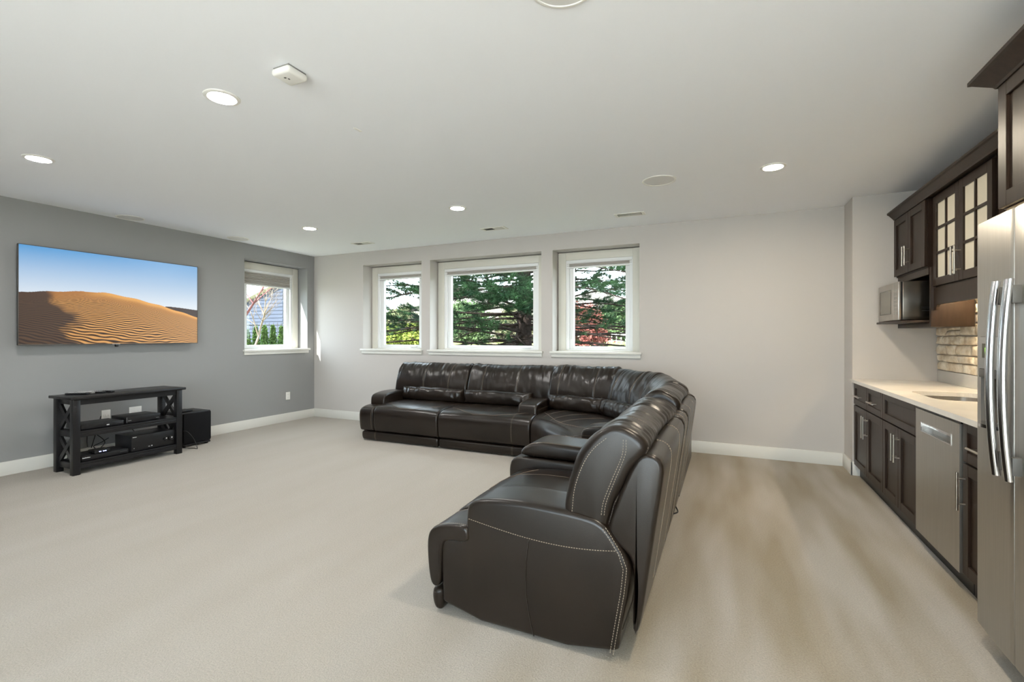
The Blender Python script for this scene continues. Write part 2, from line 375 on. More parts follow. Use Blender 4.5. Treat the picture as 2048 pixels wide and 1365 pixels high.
def vent(x, y, label):
    t = thing('ceiling_vent', (x, y, HC), label, 'air vent', 'ceiling registers')
    L_, W_ = 0.165, 0.075
    bm = bmesh.new()
    for (p, q, r_, s) in ((-L_, L_, -W_, -W_+0.02), (-L_, L_, W_-0.02, W_), (-L_, -L_+0.035, -W_+0.02, W_-0.02), (L_-0.035, L_, -W_+0.02, W_-0.02), (-0.006, 0.006, -W_+0.02, W_-0.02)):
        box(bm, x+p, x+q, y+r_, y+s, HC-0.008, HC-0.0005, 0.002)
    obj('frame', bm, 'plastic_white', t, 35)
    bm = bmesh.new(); box(bm, x-L_+0.03, x+L_-0.03, y-W_+0.015, y+W_-0.015, HC-0.0015, HC-0.0006); obj('backing', bm, 'vent_dark', t)
    me = None
    for side in (-1, 1):
        for k in range(9):
            xc = x + side*(0.016 + k*0.0128)
            bm = bmesh.new()
            dx = 0.006 if side < 0 else -0.0022
            prism(bm, [(xc-dx, HC-0.0016), (xc-dx+0.0012, HC-0.0016), (xc+dx+0.0012, HC-0.0085), (xc+dx, HC-0.0085)], 'y', y-W_+0.02, y+W_-0.02)
            obj('louver', bm, 'plastic_white', t)
vent(-0.985, 5.325, 'white ceiling vent above the window by the sofa corner')
vent(-2.67, 5.32, 'white ceiling vent above the wide middle window')
vent(-4.83, 5.36, 'white ceiling vent nearest the room corner')

t = thing('smoke_detector', (-2.045, 1.735, HC), 'white square smoke detector with rounded corners on the ceiling', 'smoke detector')
bm = bmesh.new(); box(bm, -2.108, -1.982, 1.672, 1.798, HC-0.042, HC-0.006, 0.016, 4); obj('body', bm, 'plastic_white', t, 40)
bm = bmesh.new(); box(bm, -2.10, -1.99, 1.680, 1.790, HC-0.0058, HC-0.0005, 0.002); obj('base_plate', bm, 'grey_plastic', t, 40)
bm = bmesh.new(); box(bm, -2.062, -2.05, 1.712, 1.722, HC-0.0428, HC-0.042); box(bm, -2.052, -2.044, 1.728, 1.738, HC-0.0428, HC-0.042); obj('indicator', bm, 'grey_dark', t)
bm = bmesh.new(); box(bm, -2.222, -2.204, 2.375, 2.44, HC-0.006, HC-0.0005, 0.002)
tag(obj('sensor_strip', bm, 'plastic_white', None, 35, origin=(-2.213, 2.407, HC)), 'tiny white rectangular strip on the ceiling in front of the smoke detector', 'sensor')

# ------------------------------------------------------------------ sectional sofa
def chaikin(p, it=2):
    for _ in range(it):
        q = []
        for i in range(len(p)):
            a, b = p[i], p[(i+1) % len(p)]
            q += [(a[0]*.75+b[0]*.25, a[1]*.75+b[1]*.25), (a[0]*.25+b[0]*.75, a[1]*.25+b[1]*.75)]
        p = q
    return p
def resample(p, n):
    P = np.array(p + [p[0]]); s = np.r_[0, np.cumsum(np.hypot(*np.diff(P, axis=0).T))]
    t = np.linspace(0, s[-1], n, endpoint=False)
    return [(float(np.interp(v, s, P[:, 0])), float(np.interp(v, s, P[:, 1]))) for v in t]
def orient(p):
    a = sum(p[i][0]*p[(i+1) % len(p)][1]-p[(i+1) % len(p)][0]*p[i][1] for i in range(len(p)))
    return p if a > 0 else p[::-1]
class Sweep:
    """closed (d,z) profile carried along s by frame(s,d,z); rounded ends"""
    def __init__(self, prof, frame, s0, s1, r=0.03, n=56, ns=24, it=2, disp=None, k=5):
        self.prof = resample(orient(chaikin(prof, it)), n); self.frame = frame; self.s0, self.s1, self.r = s0, s1, r
        self.disp = disp; P = self.prof; N = len(P); self.nor = []
        for i in range(N):
            tx, tz = P[(i+1) % N][0]-P[i-1][0], P[(i+1) % N][1]-P[i-1][1]; l = math.hypot(tx, tz) or 1
            self.nor.append((tz/l, -tx/l))
        st = [(s0+r*(1-math.cos(a)), r*(1-math.sin(a))) for a in (j/k*PI/2 for j in range(k))]
        en = [(s1-(s-s0), ins) for s, ins in st][::-1]
        mid = [(s0+r+(s1-s0-2*r)*j/ns, 0.0) for j in range(ns+1)]
        self.st = st + mid + en
    def pt(self, s, i, ins=0.0, lift=0.0):
        (d, z), (nx, nz) = self.prof[i], self.nor[i]
        o = -ins + lift
        if self.disp: o += self.disp(s, d, z, i/len(self.prof), nx, nz)
        return Vector(self.frame(s, d+nx*o, z+nz*o))
    def mesh(self, bm):
        R = [[bm.verts.new(self.pt(s, i, ins)) for i in range(len(self.prof))] for s, ins in self.st]
        N = len(self.prof)
        for a, b in zip(R, R[1:]):
            for i in range(N): bm.faces.new((a[i], a[(i+1) % N], b[(i+1) % N], b[i]))
        caps = [bm.faces.new(R[0][::-1]), bm.faces.new(R[-1])]
        bmesh.ops.triangulate(bm, faces=caps, quad_method='BEAUTY', ngon_method='EAR_CLIP')
    def near(self, d, z):
        return min(range(len(self.prof)), key=lambda i: (self.prof[i][0]-d)**2+(self.prof[i][1]-z)**2)
    def along(self, i0, i1):
        N = len(self.prof); out = [i0]; fwd = (i1-i0) % N <= N//2
        while out[-1] != i1: out.append((out[-1]+(1 if fwd else -1)) % N)
        return out
def dashes(bm, pts, r=0.0013, dash=0.007, gap=0.0045):
    pts = [Vector(p) for p in pts]; seg = []
    for a, b in zip(pts, pts[1:]): seg.append((a, b, (b-a).length))
    tot = sum(s[2] for s in seg); pos = 0.0
    def at(x):
        for a, b, l in seg:
            if x <= l: return a.lerp(b, x/l if l else 0)
            x -= l
        return seg[-1][1]
    while pos+dash < tot:
        p, q = at(pos), at(pos+dash); t = (q-p)
        if t.length > 1e-6:
            t.normalize(); u = t.cross(Vector((0.3, 0.5, 0.8))).normalized()*r; v = t.cross(u)
            c = [u, v, -u, -v]; A = [bm.verts.new(p+w) for w in c]; Bq = [bm.verts.new(q+w) for w in c]
            for k in range(4): bm.faces.new((A[k], A[(k+1) % 4], Bq[(k+1) % 4], Bq[k]))
        pos += dash+gap

YF, XF = 4.795, -1.345
fL = lambda s, d, z: (s, YF+d, z)        # run under the windows, facing the camera side
fN = lambda s, d, z: (XF+d, s, z)        # run with its back to the kitchenette
sofa = thing('sectional_sofa', (-1.9, 4.2, 0.0), 'dark brown leather reclining sectional sofa with an L shape and pale stitching', 'sofa')

P_BACK = [(0.730,0.46),(0.705,0.53),(0.695,0.60),(0.712,0.71),(0.750,0.815),(0.795,0.895),(0.850,0.955),(0.915,0.985),(0.985,0.965),(1.055,0.915),(1.045,0.86),(0.985,0.80),(0.925,0.69),(0.885,0.56),(0.86,0.46)]
P_SHELL = [(0.868,0.50),(0.935,0.70),(1.000,0.850),(1.050,0.878),(1.100,0.858),(1.116,0.82),(1.108,0.75),(1.060,0.42),(1.015,0.12),(0.985,0.12),(1.000,0.40),(0.955,0.47)]
P_SEAT = [(0.80,0.335),(0.80,0.470),(0.60,0.470),(0.40,0.475),(0.22,0.468),(0.09,0.452),(0.020,0.415),(-0.004,0.360),(0.000,0.25),(0.014,0.150),(0.040,0.126),(0.072,0.135),(0.085,0.20),(0.090,0.335)]
P_EAR = [(0.235,0.37),(0.235,0.440),(0.20,0.452),(0.09,0.440),(0.022,0.412),(-0.002,0.360),(0.002,0.25),(0.016,0.150),(0.040,0.126),(0.070,0.135),(0.080,0.20),(0.085,0.34),(0.12,0.372)]
P_FOOT = [(0.020,0.105),(0.018,0.060),(0.034,0.016),(0.060,0.008),(0.082,0.020),(0.086,0.110),(0.060,0.122),(0.034,0.120)]
P_ARM = [(0.212,0.37),(0.208,0.47),(0.214,0.545),(0.245,0.578),(0.42,0.602),(0.60,0.600),(0.78,0.590),(0.87,0.570),(0.92,0.515),(0.985,0.425),(0.985,0.36)]
P_PANEL = [(0.084,0.012),(0.074,0.20),(0.068,0.372),(0.115,0.384),(0.195,0.384),(0.214,0.402),(0.214,0.520),(0.232,0.566),(0.30,0.588),(0.45,0.604),(0.62,0.602),(0.78,0.592),(0.862,0.576),(0.912,0.528),(0.962,0.452),(0.988,0.405),(0.978,0.300),(0.950,0.150),(0.930,0.012)]
P_BASE = [(0.10,0.03),(0.10,0.34),(0.95,0.34),(0.95,0.03)]
P_LUMB = [(0.600,0.468),(0.560,0.510),(0.548,0.575),(0.575,0.640),(0.640,0.668),(0.715,0.640),(0.745,0.550),(0.730,0.468)]

def wrinkle(seed, s0, s1, seams, amp=1.0):
    def f(s, d, z, t, nx, nz):
        o = 0.0
        for q in seams: o -= 0.007*math.exp(-((s-q)/0.008)**2)
        w = (s1-s0); u = (s-s0)/w
        top = max(0.0, min(1.0, (z-0.80)/0.15))
        # gathered folds running down from the top edge, stronger towards the ends
        e = 0.35+0.65*abs(2*u-1)**1.5
        fold = noise.noise(Vector((s*26+seed*7, z*4.0, seed)))*0.6 + noise.noise(Vector((s*13+z*9+seed*3, z*7.0, seed+9)))*0.7
        o += amp*fold*(0.0045+0.013*top*e)
        o += amp*0.013*noise.noise(Vector((s*4.5, z*5.0+d*3, seed*1.7)))
        if nx < 0: o += 0.016*(1-(2*u-1)**4)*math.sin(max(0, min(1, (z-0.55)/0.4))*PI)
        return o
    return f
def seat_disp(seed, s0, s1, seams):
    def f(s, d, z, t, nx, nz):
        o = 0.004*noise.noise(Vector((s*5, d*6, z*5+seed)))
        for q in seams: o -= 0.004*math.exp(-((s-q)/0.007)**2)
        u = (s-s0)/(s1-s0)
        if nz > 0.5: o += 0.016*(1-(2*u-1)**4)*max(0, 1-((d-0.38)/0.42)**2)
        if nz > 0.2 and d < 0.6:      # shallow line where top and front panels meet
            arc = 0.075+0.075*(1-(2*u-1)**2)*-1+0.10*(2*u-1)**2
            o -= 0.003*math.exp(-((d-0.10-0.5*arc)/0.008)**2)
        return o
    return f

def seam_lines(sw, svals, i0, i1, parent, name='stitching', m='thread', off=0.006, double=True, r=0.0012, cont=False):
    bm = bmesh.new(); idx = sw.along(i0, i1)
    for s in svals:
        for o in ((-off, off) if double else (off,)):
            pts = [sw.pt(s+o, i, 0, 0.0012) for i in idx]
            if cont: tube(bm, pts, r, 4)
            else: dashes(bm, pts, r)
    o = obj(name, bm, m, parent); o['kind'] = 'stuff'; return o

def backrest(fr, s0, s1, seams, seed, lift=0.0, shell=True, rim=True):
    pr = [(d, z+lift) for d, z in P_BACK]
    sw = Sweep(pr, fr, s0+0.004, s1-0.004, r=0.034, n=84, ns=int((s1-s0)/0.011), it=2, disp=wrinkle(seed, s0, s1, seams), k=6)
    bm = bmesh.new(); sw.mesh(bm); o = obj('backrest', bm, 'leather', sofa, 60)
    i0, i1 = sw.near(0.70, 0.60+lift), sw.near(1.05, 0.90+lift)
    seam_lines(sw, seams, i0, i1, o, off=0.005)
    if rim:                        # welts along both ends
        bm = bmesh.new(); idx = sw.along(sw.near(0.712, 0.55+lift), sw.near(1.05, 0.90+lift))
        for s in (s0+0.036, s1-0.036):
            dashes(bm, [sw.pt(s, i, 0.0, 0.0012) for i in idx], 0.0012)
        obj('edge_stitching', bm, 'thread', o)['kind'] = 'stuff'
    if shell:
        sh = Sweep(P_SHELL, fr, s0+0.012, s1-0.012, r=0.02, n=60, ns=16, it=2)
        bm = bmesh.new(); sh.mesh(bm); c = obj('back_shell', bm, 'leather', sofa, 50)
        w = s1-s0
        seam_lines(sh, [s0+w*0.30, s0+w*0.70], sh.near(1.04, 0.86), sh.near(1.03, 0.22), c, off=0.006)
    return o, sw
def seat(fr, s0, s1, seams, seed, front=()):
    sw = Sweep(P_SEAT, fr, s0+0.003, s1-0.003, r=0.022, n=90, ns=int((s1-s0)/0.02), it=2, disp=seat_disp(seed, s0, s1, front))
    bm = bmesh.new(); sw.mesh(bm); o = obj('seat', bm, 'leather', sofa, 60)
    seam_lines(sw, seams, sw.near(0.62, 0.47), sw.near(0.16, 0.465), o, off=0.004, double=False, r=0.001)
    if front: seam_lines(sw, front, sw.near(0.20, 0.467), sw.near(0.012, 0.16), o, off=0.005)
    # curved welt over the front of the seat top
    bm = bmesh.new(); pts = []
    for j in range(41):
        u = j/40; s = s0+0.07+(s1-s0-0.14)*u; dd = 0.055+0.19*(2*u-1)**2
        i = min((i for i in range(len(sw.prof)) if sw.nor[i][1] > 0.15), key=lambda i: abs(sw.prof[i][0]-dd))
        pts.append(sw.pt(s, i, 0, 0.001))
    sm = catmull(pts[::3] if len(pts[::3]) > 3 else pts, 4)
    tube(bm, sm, 0.0020, 5); obj('welt', bm, 'seam', o)
    return o
def ear(fr, s0, s1):
    sw = Sweep(P_EAR, fr, s0+0.002, s1-0.002, r=0.016, n=70, ns=8, it=2)
    bm = bmesh.new(); sw.mesh(bm); o = obj('front_panel', bm, 'leather', sofa, 60)
    bm = bmesh.new(); idx = sw.along(sw.near(0.215, 0.448), sw.near(0.016, 0.15))
    for s in (s0+0.028, s1-0.028): dashes(bm, [sw.pt(s, i, 0, 0.001) for i in idx], 0.0012)
    obj('stitching', bm, 'thread', o)['kind'] = 'stuff'
def foot(fr, s0, s1, seams=()):
    sw = Sweep(P_FOOT, fr, s0+0.004, s1-0.004, r=0.028, n=44, ns=16, it=2)
    bm = bmesh.new(); sw.mesh(bm); o = obj('footrest', bm, 'leather', sofa, 60)
    if seams: seam_lines(sw, seams, sw.near(0.06, 0.12), sw.near(0.034, 0.016), o, off=0.005)
def arm(fr, s0, s1):
    sw = Sweep(P_ARM, fr, s0, s1, r=0.026, n=60, ns=10, it=2)
    bm = bmesh.new(); sw.mesh(bm); o = obj('armrest', bm, 'leather', sofa, 60)
    bm = bmesh.new(); idx = sw.along(sw.near(0.215, 0.40), sw.near(0.60, 0.60))
    for s in (s0+0.024, s1-0.024): dashes(bm, [sw.pt(s, i, 0, 0.001) for i in idx], 0.0012)
    for s in (s0+0.001, s1-0.001): dashes(bm, [Vector(fr(s + (-0.001 if s < s0+0.01 else 0.001), 0.225+0.45*k/20, 0.512)) for k in range(21)], 0.0012)
    obj('stitching', bm, 'thread', o)['kind'] = 'stuff'
def lumbar(fr, s0, s1, seed):
    c = (0.655, 0.567)
    bm = bmesh.new(); N = 40; NS = 60; P = resample(orient(chaikin(P_LUMB, 3)), N); R = []
    for j in range(NS+1):
        u = j/NS; e = abs(2*u-1)
        kx = max(0.06, (1-e**6)**0.5); kz = 0.80+0.20*(1-e**3)+0.16*e**8
        ring = []
        for i, (d, z) in enumerate(P):
            s = s0+(s1-s0)*u
            w = 0.008*noise.noise(Vector((s*22, z*9, seed)))*(0.5+e)+0.007*noise.noise(Vector((s*8, z*14, seed+3)))
            ring.append(bm.verts.new(fr(s, c[0]+(d-c[0])*kx - w, c[1]+(z-c[1])*kz + w)))
        R.append(ring)
    for a, b in zip(R, R[1:]):
        for i in range(N): bm.faces.new((a[i], a[(i+1) % N], b[(i+1) % N], b[i]))
    bm.faces.new(R[0][::-1]); bm.faces.new(R[-1])
    o = obj('lumbar_pillow', bm, 'leather', sofa, 70)
def base(fr, s0, s1):
    sw = Sweep(P_BASE, fr, s0, s1, r=0.01, n=40, ns=4, it=1)
    bm = bmesh.new(); sw.mesh(bm); obj('base', bm, 'leather_dark', sofa, 40)

# run under the windows
LX = (-4.385, -3.175, -1.965)
base(fL, LX[0]+0.03, LX[2])
sp = Sweep([(d, z) for d, z in P_PANEL], fL, LX[0]+0.004, LX[0]+0.235, r=0.022, n=96, ns=8, it=1)
bm = bmesh.new(); sp.mesh(bm); obj('side_panel', bm, 'leather', sofa, 60)
arm(fL, LX[2]-0.245, LX[2]-0.005)
ear(fL, LX[0], LX[0]+0.225)
seat(fL, LX[0]+0.228, LX[1], [LX[1]-0.36], 1.0)
seat(fL, LX[1], LX[2], [LX[1]+0.24, LX[1]+0.66], 2.0, [LX[2]-0.23])
foot(fL, LX[0]+0.02, LX[1], [LX[0]+0.25]); foot(fL, LX[1], LX[2]-0.01, [LX[2]-0.23])
backrest(fL, LX[0]+0.02, LX[1], [LX[0]+0.52, LX[0]+0.93], 1.0); backrest(fL, LX[1], LX[2], [LX[1]+0.24, LX[1]+0.74], 2.0)
lumbar(fL, LX[0]+0.215, LX[1]-0.01, 1.0); lumbar(fL, LX[1]+0.01, LX[2]-0.235, 2.0)

# run with its back to the kitchenette
NY = (1.950, 2.985, 3.305, 4.155)
base(fN, NY[0]+0.03, NY[3])
sp = Sweep(P_PANEL, fN, NY[0], NY[0]+0.255, r=0.024, n=120, ns=8, it=1)
bm = bmesh.new(); sp.mesh(bm); pan = obj('side_panel', bm, 'leather', sofa, 60)
bm = bmesh.new(); yy = NY[0]-0.0006
q = lambda d, z: Vector((XF+d, yy, z))
for o in (0.0, ):
    dashes(bm, [q(0.232+0.70*k/30, 0.488-0.055*math.sin(k/30*PI*0.62)+0.03*(k/30)**3+o) for k in range(31)], 0.0016)
    dashes(bm, [q(*p) for p in ((0.885, 0.555), (0.905, 0.528), (0.95, 0.46), (0.972, 0.40), (0.962, 0.30), (0.936, 0.15), (0.916, 0.03))], 0.0015)
    dashes(bm, [q(*p) for p in ((0.873, 0.548), (0.893, 0.521), (0.938, 0.455), (0.958, 0.395), (0.948, 0.30), (0.922, 0.15), (0.902, 0.03))], 0.0015)
obj('stitching', bm, 'thread', pan)['kind'] = 'stuff'
bm = bmesh.new(); tube(bm, [q(0.540+0.02*math.sin(k/10*PI)*-1 + 0.024*(1-k/10)**2, 0.02+0.420*k/10) for k in range(11)], 0.003, 6); obj('welt', bm, 'leather', pan, 60)
ear(fN, NY[0]-0.012, NY[0]+0.245); foot(fN, NY[0]-0.005, NY[1])
seat(fN, NY[0]+0.248, NY[1], [NY[0]+0.50, NY[1]-0.22], 3.0)
nb_, _ = backrest(fN, NY[0]+0.012, NY[1]+0.01, [NY[0]+0.30, NY[0]+0.75], 3.0)
bm = bmesh.new(); q2 = lambda d, z: Vector((XF+d, NY[0]+0.0152, z))
f1 = catmull([q2(*p) for p in ((0.735, 0.595), (0.748, 0.70), (0.785, 0.805), (0.830, 0.875), (0.885, 0.925))], 8); dashes(bm, f1, 0.0014)
for o_ in (0.0, 0.012):
    dashes(bm, catmull([q2(p[0]+o_, p[1]) for p in ((0.955, 0.925), (0.950, 0.86), (0.905, 0.745), (0.872, 0.655), (0.862, 0.59))], 8), 0.0013)
obj('side_stitching', bm, 'thread', nb_)['kind'] = 'stuff'
# console between the two near seats
P_CON = [(0.09,0.02),(0.012,0.14),(-0.040,0.36),(-0.040,0.46),(-0.010,0.512),(0.05,0.524),(0.72,0.512),(0.80,0.40),(0.80,0.02)]
P_LID = [(0.050,0.530),(0.035,0.550),(0.065,0.588),(0.130,0.622),(0.21,0.634),(0.50,0.622),(0.74,0.615),(0.76,0.57),(0.74,0.522),(0.20,0.526)]
sw = Sweep(P_CON, fN, NY[1]+0.004, NY[2]-0.004, r=0.022, n=80, ns=10, it=2); bm = bmesh.new(); sw.mesh(bm); obj('console', bm, 'leather', sofa, 60)
sw = Sweep(P_LID, fN, NY[1]+0.008, NY[2]-0.008, r=0.030, n=80, ns=10, it=2); bm = bmesh.new(); sw.mesh(bm); lid = obj('console_lid', bm, 'leather', sofa, 60)
bm = bmesh.new(); idx = sw.along(sw.near(0.065, 0.588), sw.near(0.70, 0.617))
for s in (NY[1]+0.022, NY[1]+0.030, NY[2]-0.022, NY[2]-0.030): dashes(bm, [sw.pt(s, i, 0.002, 0.001) for i in idx], 0.0013)
obj('stitching', bm, 'seam', lid)['kind'] = 'stuff'
backrest(fN, NY[1]+0.012, NY[2]-0.002, [], 4.0, lift=-0.03, rim=False)
seat(fN, NY[2], NY[3], [NY[2]+0.2], 5.0); foot(fN, NY[2], NY[3])
arm(fN, NY[3]-0.25, NY[3]-0.005)
backrest(fN, NY[2], NY[3]+0.01, [NY[2]+0.25, NY[2]+0.62], 5.0)

# curved corner wedge
BK = [Vector((LX[2], YF+0.80)), Vector((-1.15, 5.42)), Vector((-0.72, 4.97)), Vector((XF+0.80, NY[3]))]
FR = [Vector((LX[2], YF)), Vector((-1.78, 4.62)), Vector((-1.54, 4.36)), Vector((XF, NY[3]))]
def curve(P, u):
    return P[0]*(1-u)**3 + P[1]*3*u*(1-u)**2 + P[2]*3*u*u*(1-u) + P[3]*u**3
def fW(s, d, z):
    f, b = curve(FR, s), curve(BK, s); p = f + (b-f)*(d/0.80); return (p.x, p.y, z)
def wedge_disp(s, d, z, t, nx, nz):
    o = 0.004*noise.noise(Vector((s*5, d*6, z*5+4)))
    if nz > 0.4: o += 0.030*(1-(2*s-1)**4)*max(0, 1-((d-0.36)/0.45)**2)
    if nx < -0.4: o += 0.035*math.sin(PI*s)
    return o
class SweepU(Sweep): pass
P_WSEAT = [(0.82,0.10),(0.82,0.465),(0.60,0.470),(0.40,0.475),(0.22,0.470),(0.10,0.452),(0.025,0.410),(-0.004,0.340),(0.000,0.22),(0.014,0.060),(0.040,0.020),(0.10,0.015),(0.6,0.015)]
sw = Sweep(P_WSEAT, fW, 0.004, 0.996, r=0.018, n=100, ns=40, it=2, disp=wedge_disp)
bm = bmesh.new(); sw.mesh(bm); wo = obj('corner_seat', bm, 'leather', sofa, 60)
bm = bmesh.new(); pts = []
for j in range(31):
    u = j/30; dd = 0.13+0.16*(2*u-1)**2
    i = min((i for i in range(len(sw.prof)) if sw.nor[i][1] > 0.3), key=lambda i: abs(sw.prof[i][0]-dd)); pts.append(sw.pt(0.06+0.88*u, i, 0, 0.001))
tube(bm, catmull(pts[::3], 4), 0.0017, 5)
for s in (0.16, 0.34, 0.52):
    tube(bm, [sw.pt(s, i, 0, 0.0008) for i in sw.along(sw.near(0.56, 0.47), sw.near(0.10, 0.455))], 0.0014, 4)
obj('welt', bm, 'seam', wo)
# corner carcass behind the wedge (square outer corner)
bm = bmesh.new()
pl = [(LX[2], YF+0.82), (LX[2], 5.83), (-0.60, 5.83), (-0.36, 5.60), (-0.36, NY[3]), (XF+0.82, NY[3]), (-0.74, 4.98), (-1.18, 5.44)]
prism(bm, pl, 'z', 0.02, 0.50); obj('corner_base', bm, 'leather', sofa)
def seg_frame(p0, p1):
    p0, p1 = Vector(p0), Vector(p1); t = (p1-p0).normalized(); n = Vector((-t.y, t.x))     # n points to the back
    if n.dot(Vector((1, 1))) < 0: n = -n
    return (lambda s, d, z: (p0.x+t.x*s+n.x*(d-0.915), p0.y+t.y*s+n.y*(d-0.915), z)), (p1-p0).length
nodes = [(LX[2]+0.005, 5.70), (-1.13, 5.525), (-0.615, 5.01), (-0.425, 4.175)]
for k, (lf, sm) in enumerate(((0.015, [0.13, 0.62]), (0.0, [0.16, 0.56]), (0.0, [0.2, 0.66]))):
    fr, L_ = seg_frame(nodes[k], nodes[k+1])
    backrest(fr, -0.01, L_+0.01, [q_*L_/0.85 for q_ in sm], 6.0+k, lift=lf)
    fr2, L2 = seg_frame(nodes[k], nodes[k+1])
    lumbar(fr2, 0.04 if k == 0 else 0.02, L2-0.03, 6.0+k)

# cords from the recliner motors behind the sofa
bm = bmesh.new(); tube(bm, catmull([(-0.385, 4.16, 0.34), (-0.362, 4.10, 0.22), (-0.358, 4.02, 0.16), (-0.372, 3.95, 0.12), (-0.392, 3.88, 0.10)], 8), 0.005, 6)
tube(bm, catmull([(-0.40, 3.88, 0.10), (-0.386, 3.86, 0.11), (-0.365, 3.84, 0.05), (-0.345, 3.84, 0.008), (-0.352, 3.80, 0.006), (-0.385, 3.76, 0.006), (-0.43, 3.74, 0.006)], 8), 0.005, 6)
obj('power_cord', bm, 'cable', sofa, 60)

# ------------------------------------------------------------------ television
def tv():
    y0, y1, z0, z1, xf = 2.193, 3.912, 1.266, 2.266, XL+0.105
    t = thing('television', (XL, (y0+y1)/2, z0), 'large wall mounted television showing rippled sand dunes under a blue sky', 'television')
    bm = bmesh.new(); box(bm, xf-0.030, xf-0.0015, y0+0.001, y1-0.001, z0+0.001, z1-0.001, 0.004); obj('body', bm, 'black_metal', t, 35)
    bm = bmesh.new(); w = 0.010
    box(bm, xf-0.012, xf+0.002, y0, y1, z1-w*0.6, z1, 0.001); box(bm, xf-0.012, xf+0.002, y0, y1, z0, z0+w, 0.001)
    box(bm, xf-0.012, xf+0.002, y0, y0+w*0.6, z0+w, z1-w*0.6, 0.001); box(bm, xf-0.012, xf+0.002, y1-w*0.6, y1, z0+w, z1-w*0.6, 0.001)
    obj('bezel', bm, 'grey_dark', t, 35)
    bm = bmesh.new(); box(bm, XL, xf-0.030, 2.75, 3.35, 1.55, 2.0, 0.004); obj('wall_mount', bm, 'black_metal', t, 35)
    # sensor under the lower edge with a small maker's plate above it
    ym = 3.015
    bm = bmesh.new(); box(bm, xf-0.02, xf+0.004, ym-0.016, ym+0.016, z0-0.028, z0-0.0005, 0.006); obj('sensor', bm, 'black_plastic', t, 35)
    bm = bmesh.new(); box(bm, xf+0.0021, xf+0.0028, ym-0.045, ym+0.03, z0+0.002, z0+0.006); obj('badge', bm, 'print', t)
    # screen: picture as per vertex colours on a fine grid (u right, v down)
    nu, nv = 520, 300
    u, v = np.meshgrid(np.linspace(0, 1, nu), np.linspace(0, 1, nv))
    sky_t = np.clip(v/0.56, 0, 1)[..., None]
    def rgb(*c): return np.array([lin(*c)[:3]])
    sky = rgb(84, 158, 216)*(1-sky_t) + rgb(232, 240, 246)*sky_t
    sky = sky*(1-0.30*u[..., None]*(1-sky_t)) + 0.30*u[..., None]*(1-sky_t)*rgb(190, 216, 240)
    ridge = np.interp(u, [0, .06, .14, .22, .30, .40, .50, .62, .74, .80, .88, 1.0], [.475, .465, .452, .438, .430, .424, .445, .485, .535, .565, .605, .665])
    ridge = ridge + 0.004*np.sin(u*40)
    t_ = np.clip((v-ridge)/(1-ridge), 0, 1)
    nz = 0.012*np.sin(9*u+5*t_)+0.018*np.sin(17*u-9*t_+1.3)+0.009*np.sin(41*u+23*t_)+0.006*np.sin(77*u-31*t_)
    # ripple crests: rows that fan out from the left shoulder and sweep to the lower right
    ax, ay = u-0.10, t_+0.10
    rad = np.sqrt((ax*0.9)**2 + (ay*0.75)**2)
    ph = 1.9*np.log(ay+0.05) - 1.15*ax + 0.5*ax*ax + 1.5*nz + 0.10*np.sin(6*ax+3)
    freq = 7.6
    wv = np.sin(2*PI*freq*ph*1.25 + 3.0*np.sin(3.1*u+2*t_)) * 0.5 + 0.5
    wv = np.clip(wv*1.9-0.35, 0, 1)
    contrast = np.clip(t_*3.6+0.22, 0, 1)
    lit = rgb(226, 166, 96); mid = rgb(186, 122, 66); dark = rgb(52, 34, 26)
    base_ = mid*(1-contrast[..., None]) + (dark*(1-wv[..., None])+lit*wv[..., None])*contrast[..., None]
    crest = np.exp(-((t_-0.02)/0.06)**2)*np.clip((u-0.28)/0.15, 0, 1)
    base_ = base_*(1-crest[..., None]) + rgb(232, 170, 92)*crest[..., None]
    shad = np.clip((0.17+0.16*t_-0.05*np.sin(t_*9)+nz*1.2-u)/0.06, 0, 1)*0.90
    base_ = base_*(1-shad[..., None]) + (rgb(58, 46, 44)*(0.8+0.3*wv[..., None]))*shad[..., None]
    base_ = base_*(1+0.35*(np.clip(u, 0, 1)-0.4)[..., None])
    img = np.where((t_ > 0)[..., None], base_, sky)
    far = (u > 0.775) & (v > np.interp(u, [.775, .80, .88, 1.0], [.545, .543, .552, .572])) & (t_ <= 0)
    img[far] = rgb(70, 54, 50)
    img = np.clip(img, 0, 1)
    verts = np.stack([np.full(u.size, xf), (y0+0.006+(y1-y0-0.012)*u).ravel(), (z1-0.006-(z1-z0-0.016)*v).ravel()], 1) - np.array(t.location)
    idx = np.arange(nu*nv).reshape(nv, nu)
    faces = np.stack([idx[:-1, :-1].ravel(), idx[1:, :-1].ravel(), idx[1:, 1:].ravel(), idx[:-1, 1:].ravel()], 1)
    me = bpy.data.meshes.new('screen'); me.from_pydata(verts.tolist(), [], faces.tolist())
    ca = me.color_attributes.new('picture', 'FLOAT_COLOR', 'POINT')
    ca.data.foreach_set('color', np.concatenate([img.reshape(-1, 3), np.ones((u.size, 1))], 1).astype(np.float32).ravel())
    m = bpy.data.materials.new('lit_screen'); m.use_nodes = True; nt = m.node_tree; b = nt.nodes['Principled BSDF']
    a = nt.nodes.new('ShaderNodeVertexColor'); a.layer_name = 'picture'
    b.inputs['Base Color'].default_value = (0.01, 0.01, 0.01, 1); b.inputs['Roughness'].default_value = 0.35
    nt.links.new(a.outputs['Color'], b.inputs['Emission Color']); b.inputs['Emission Strength'].default_value = 0.57
    mesh_obj('screen', me, m, t)
tv()

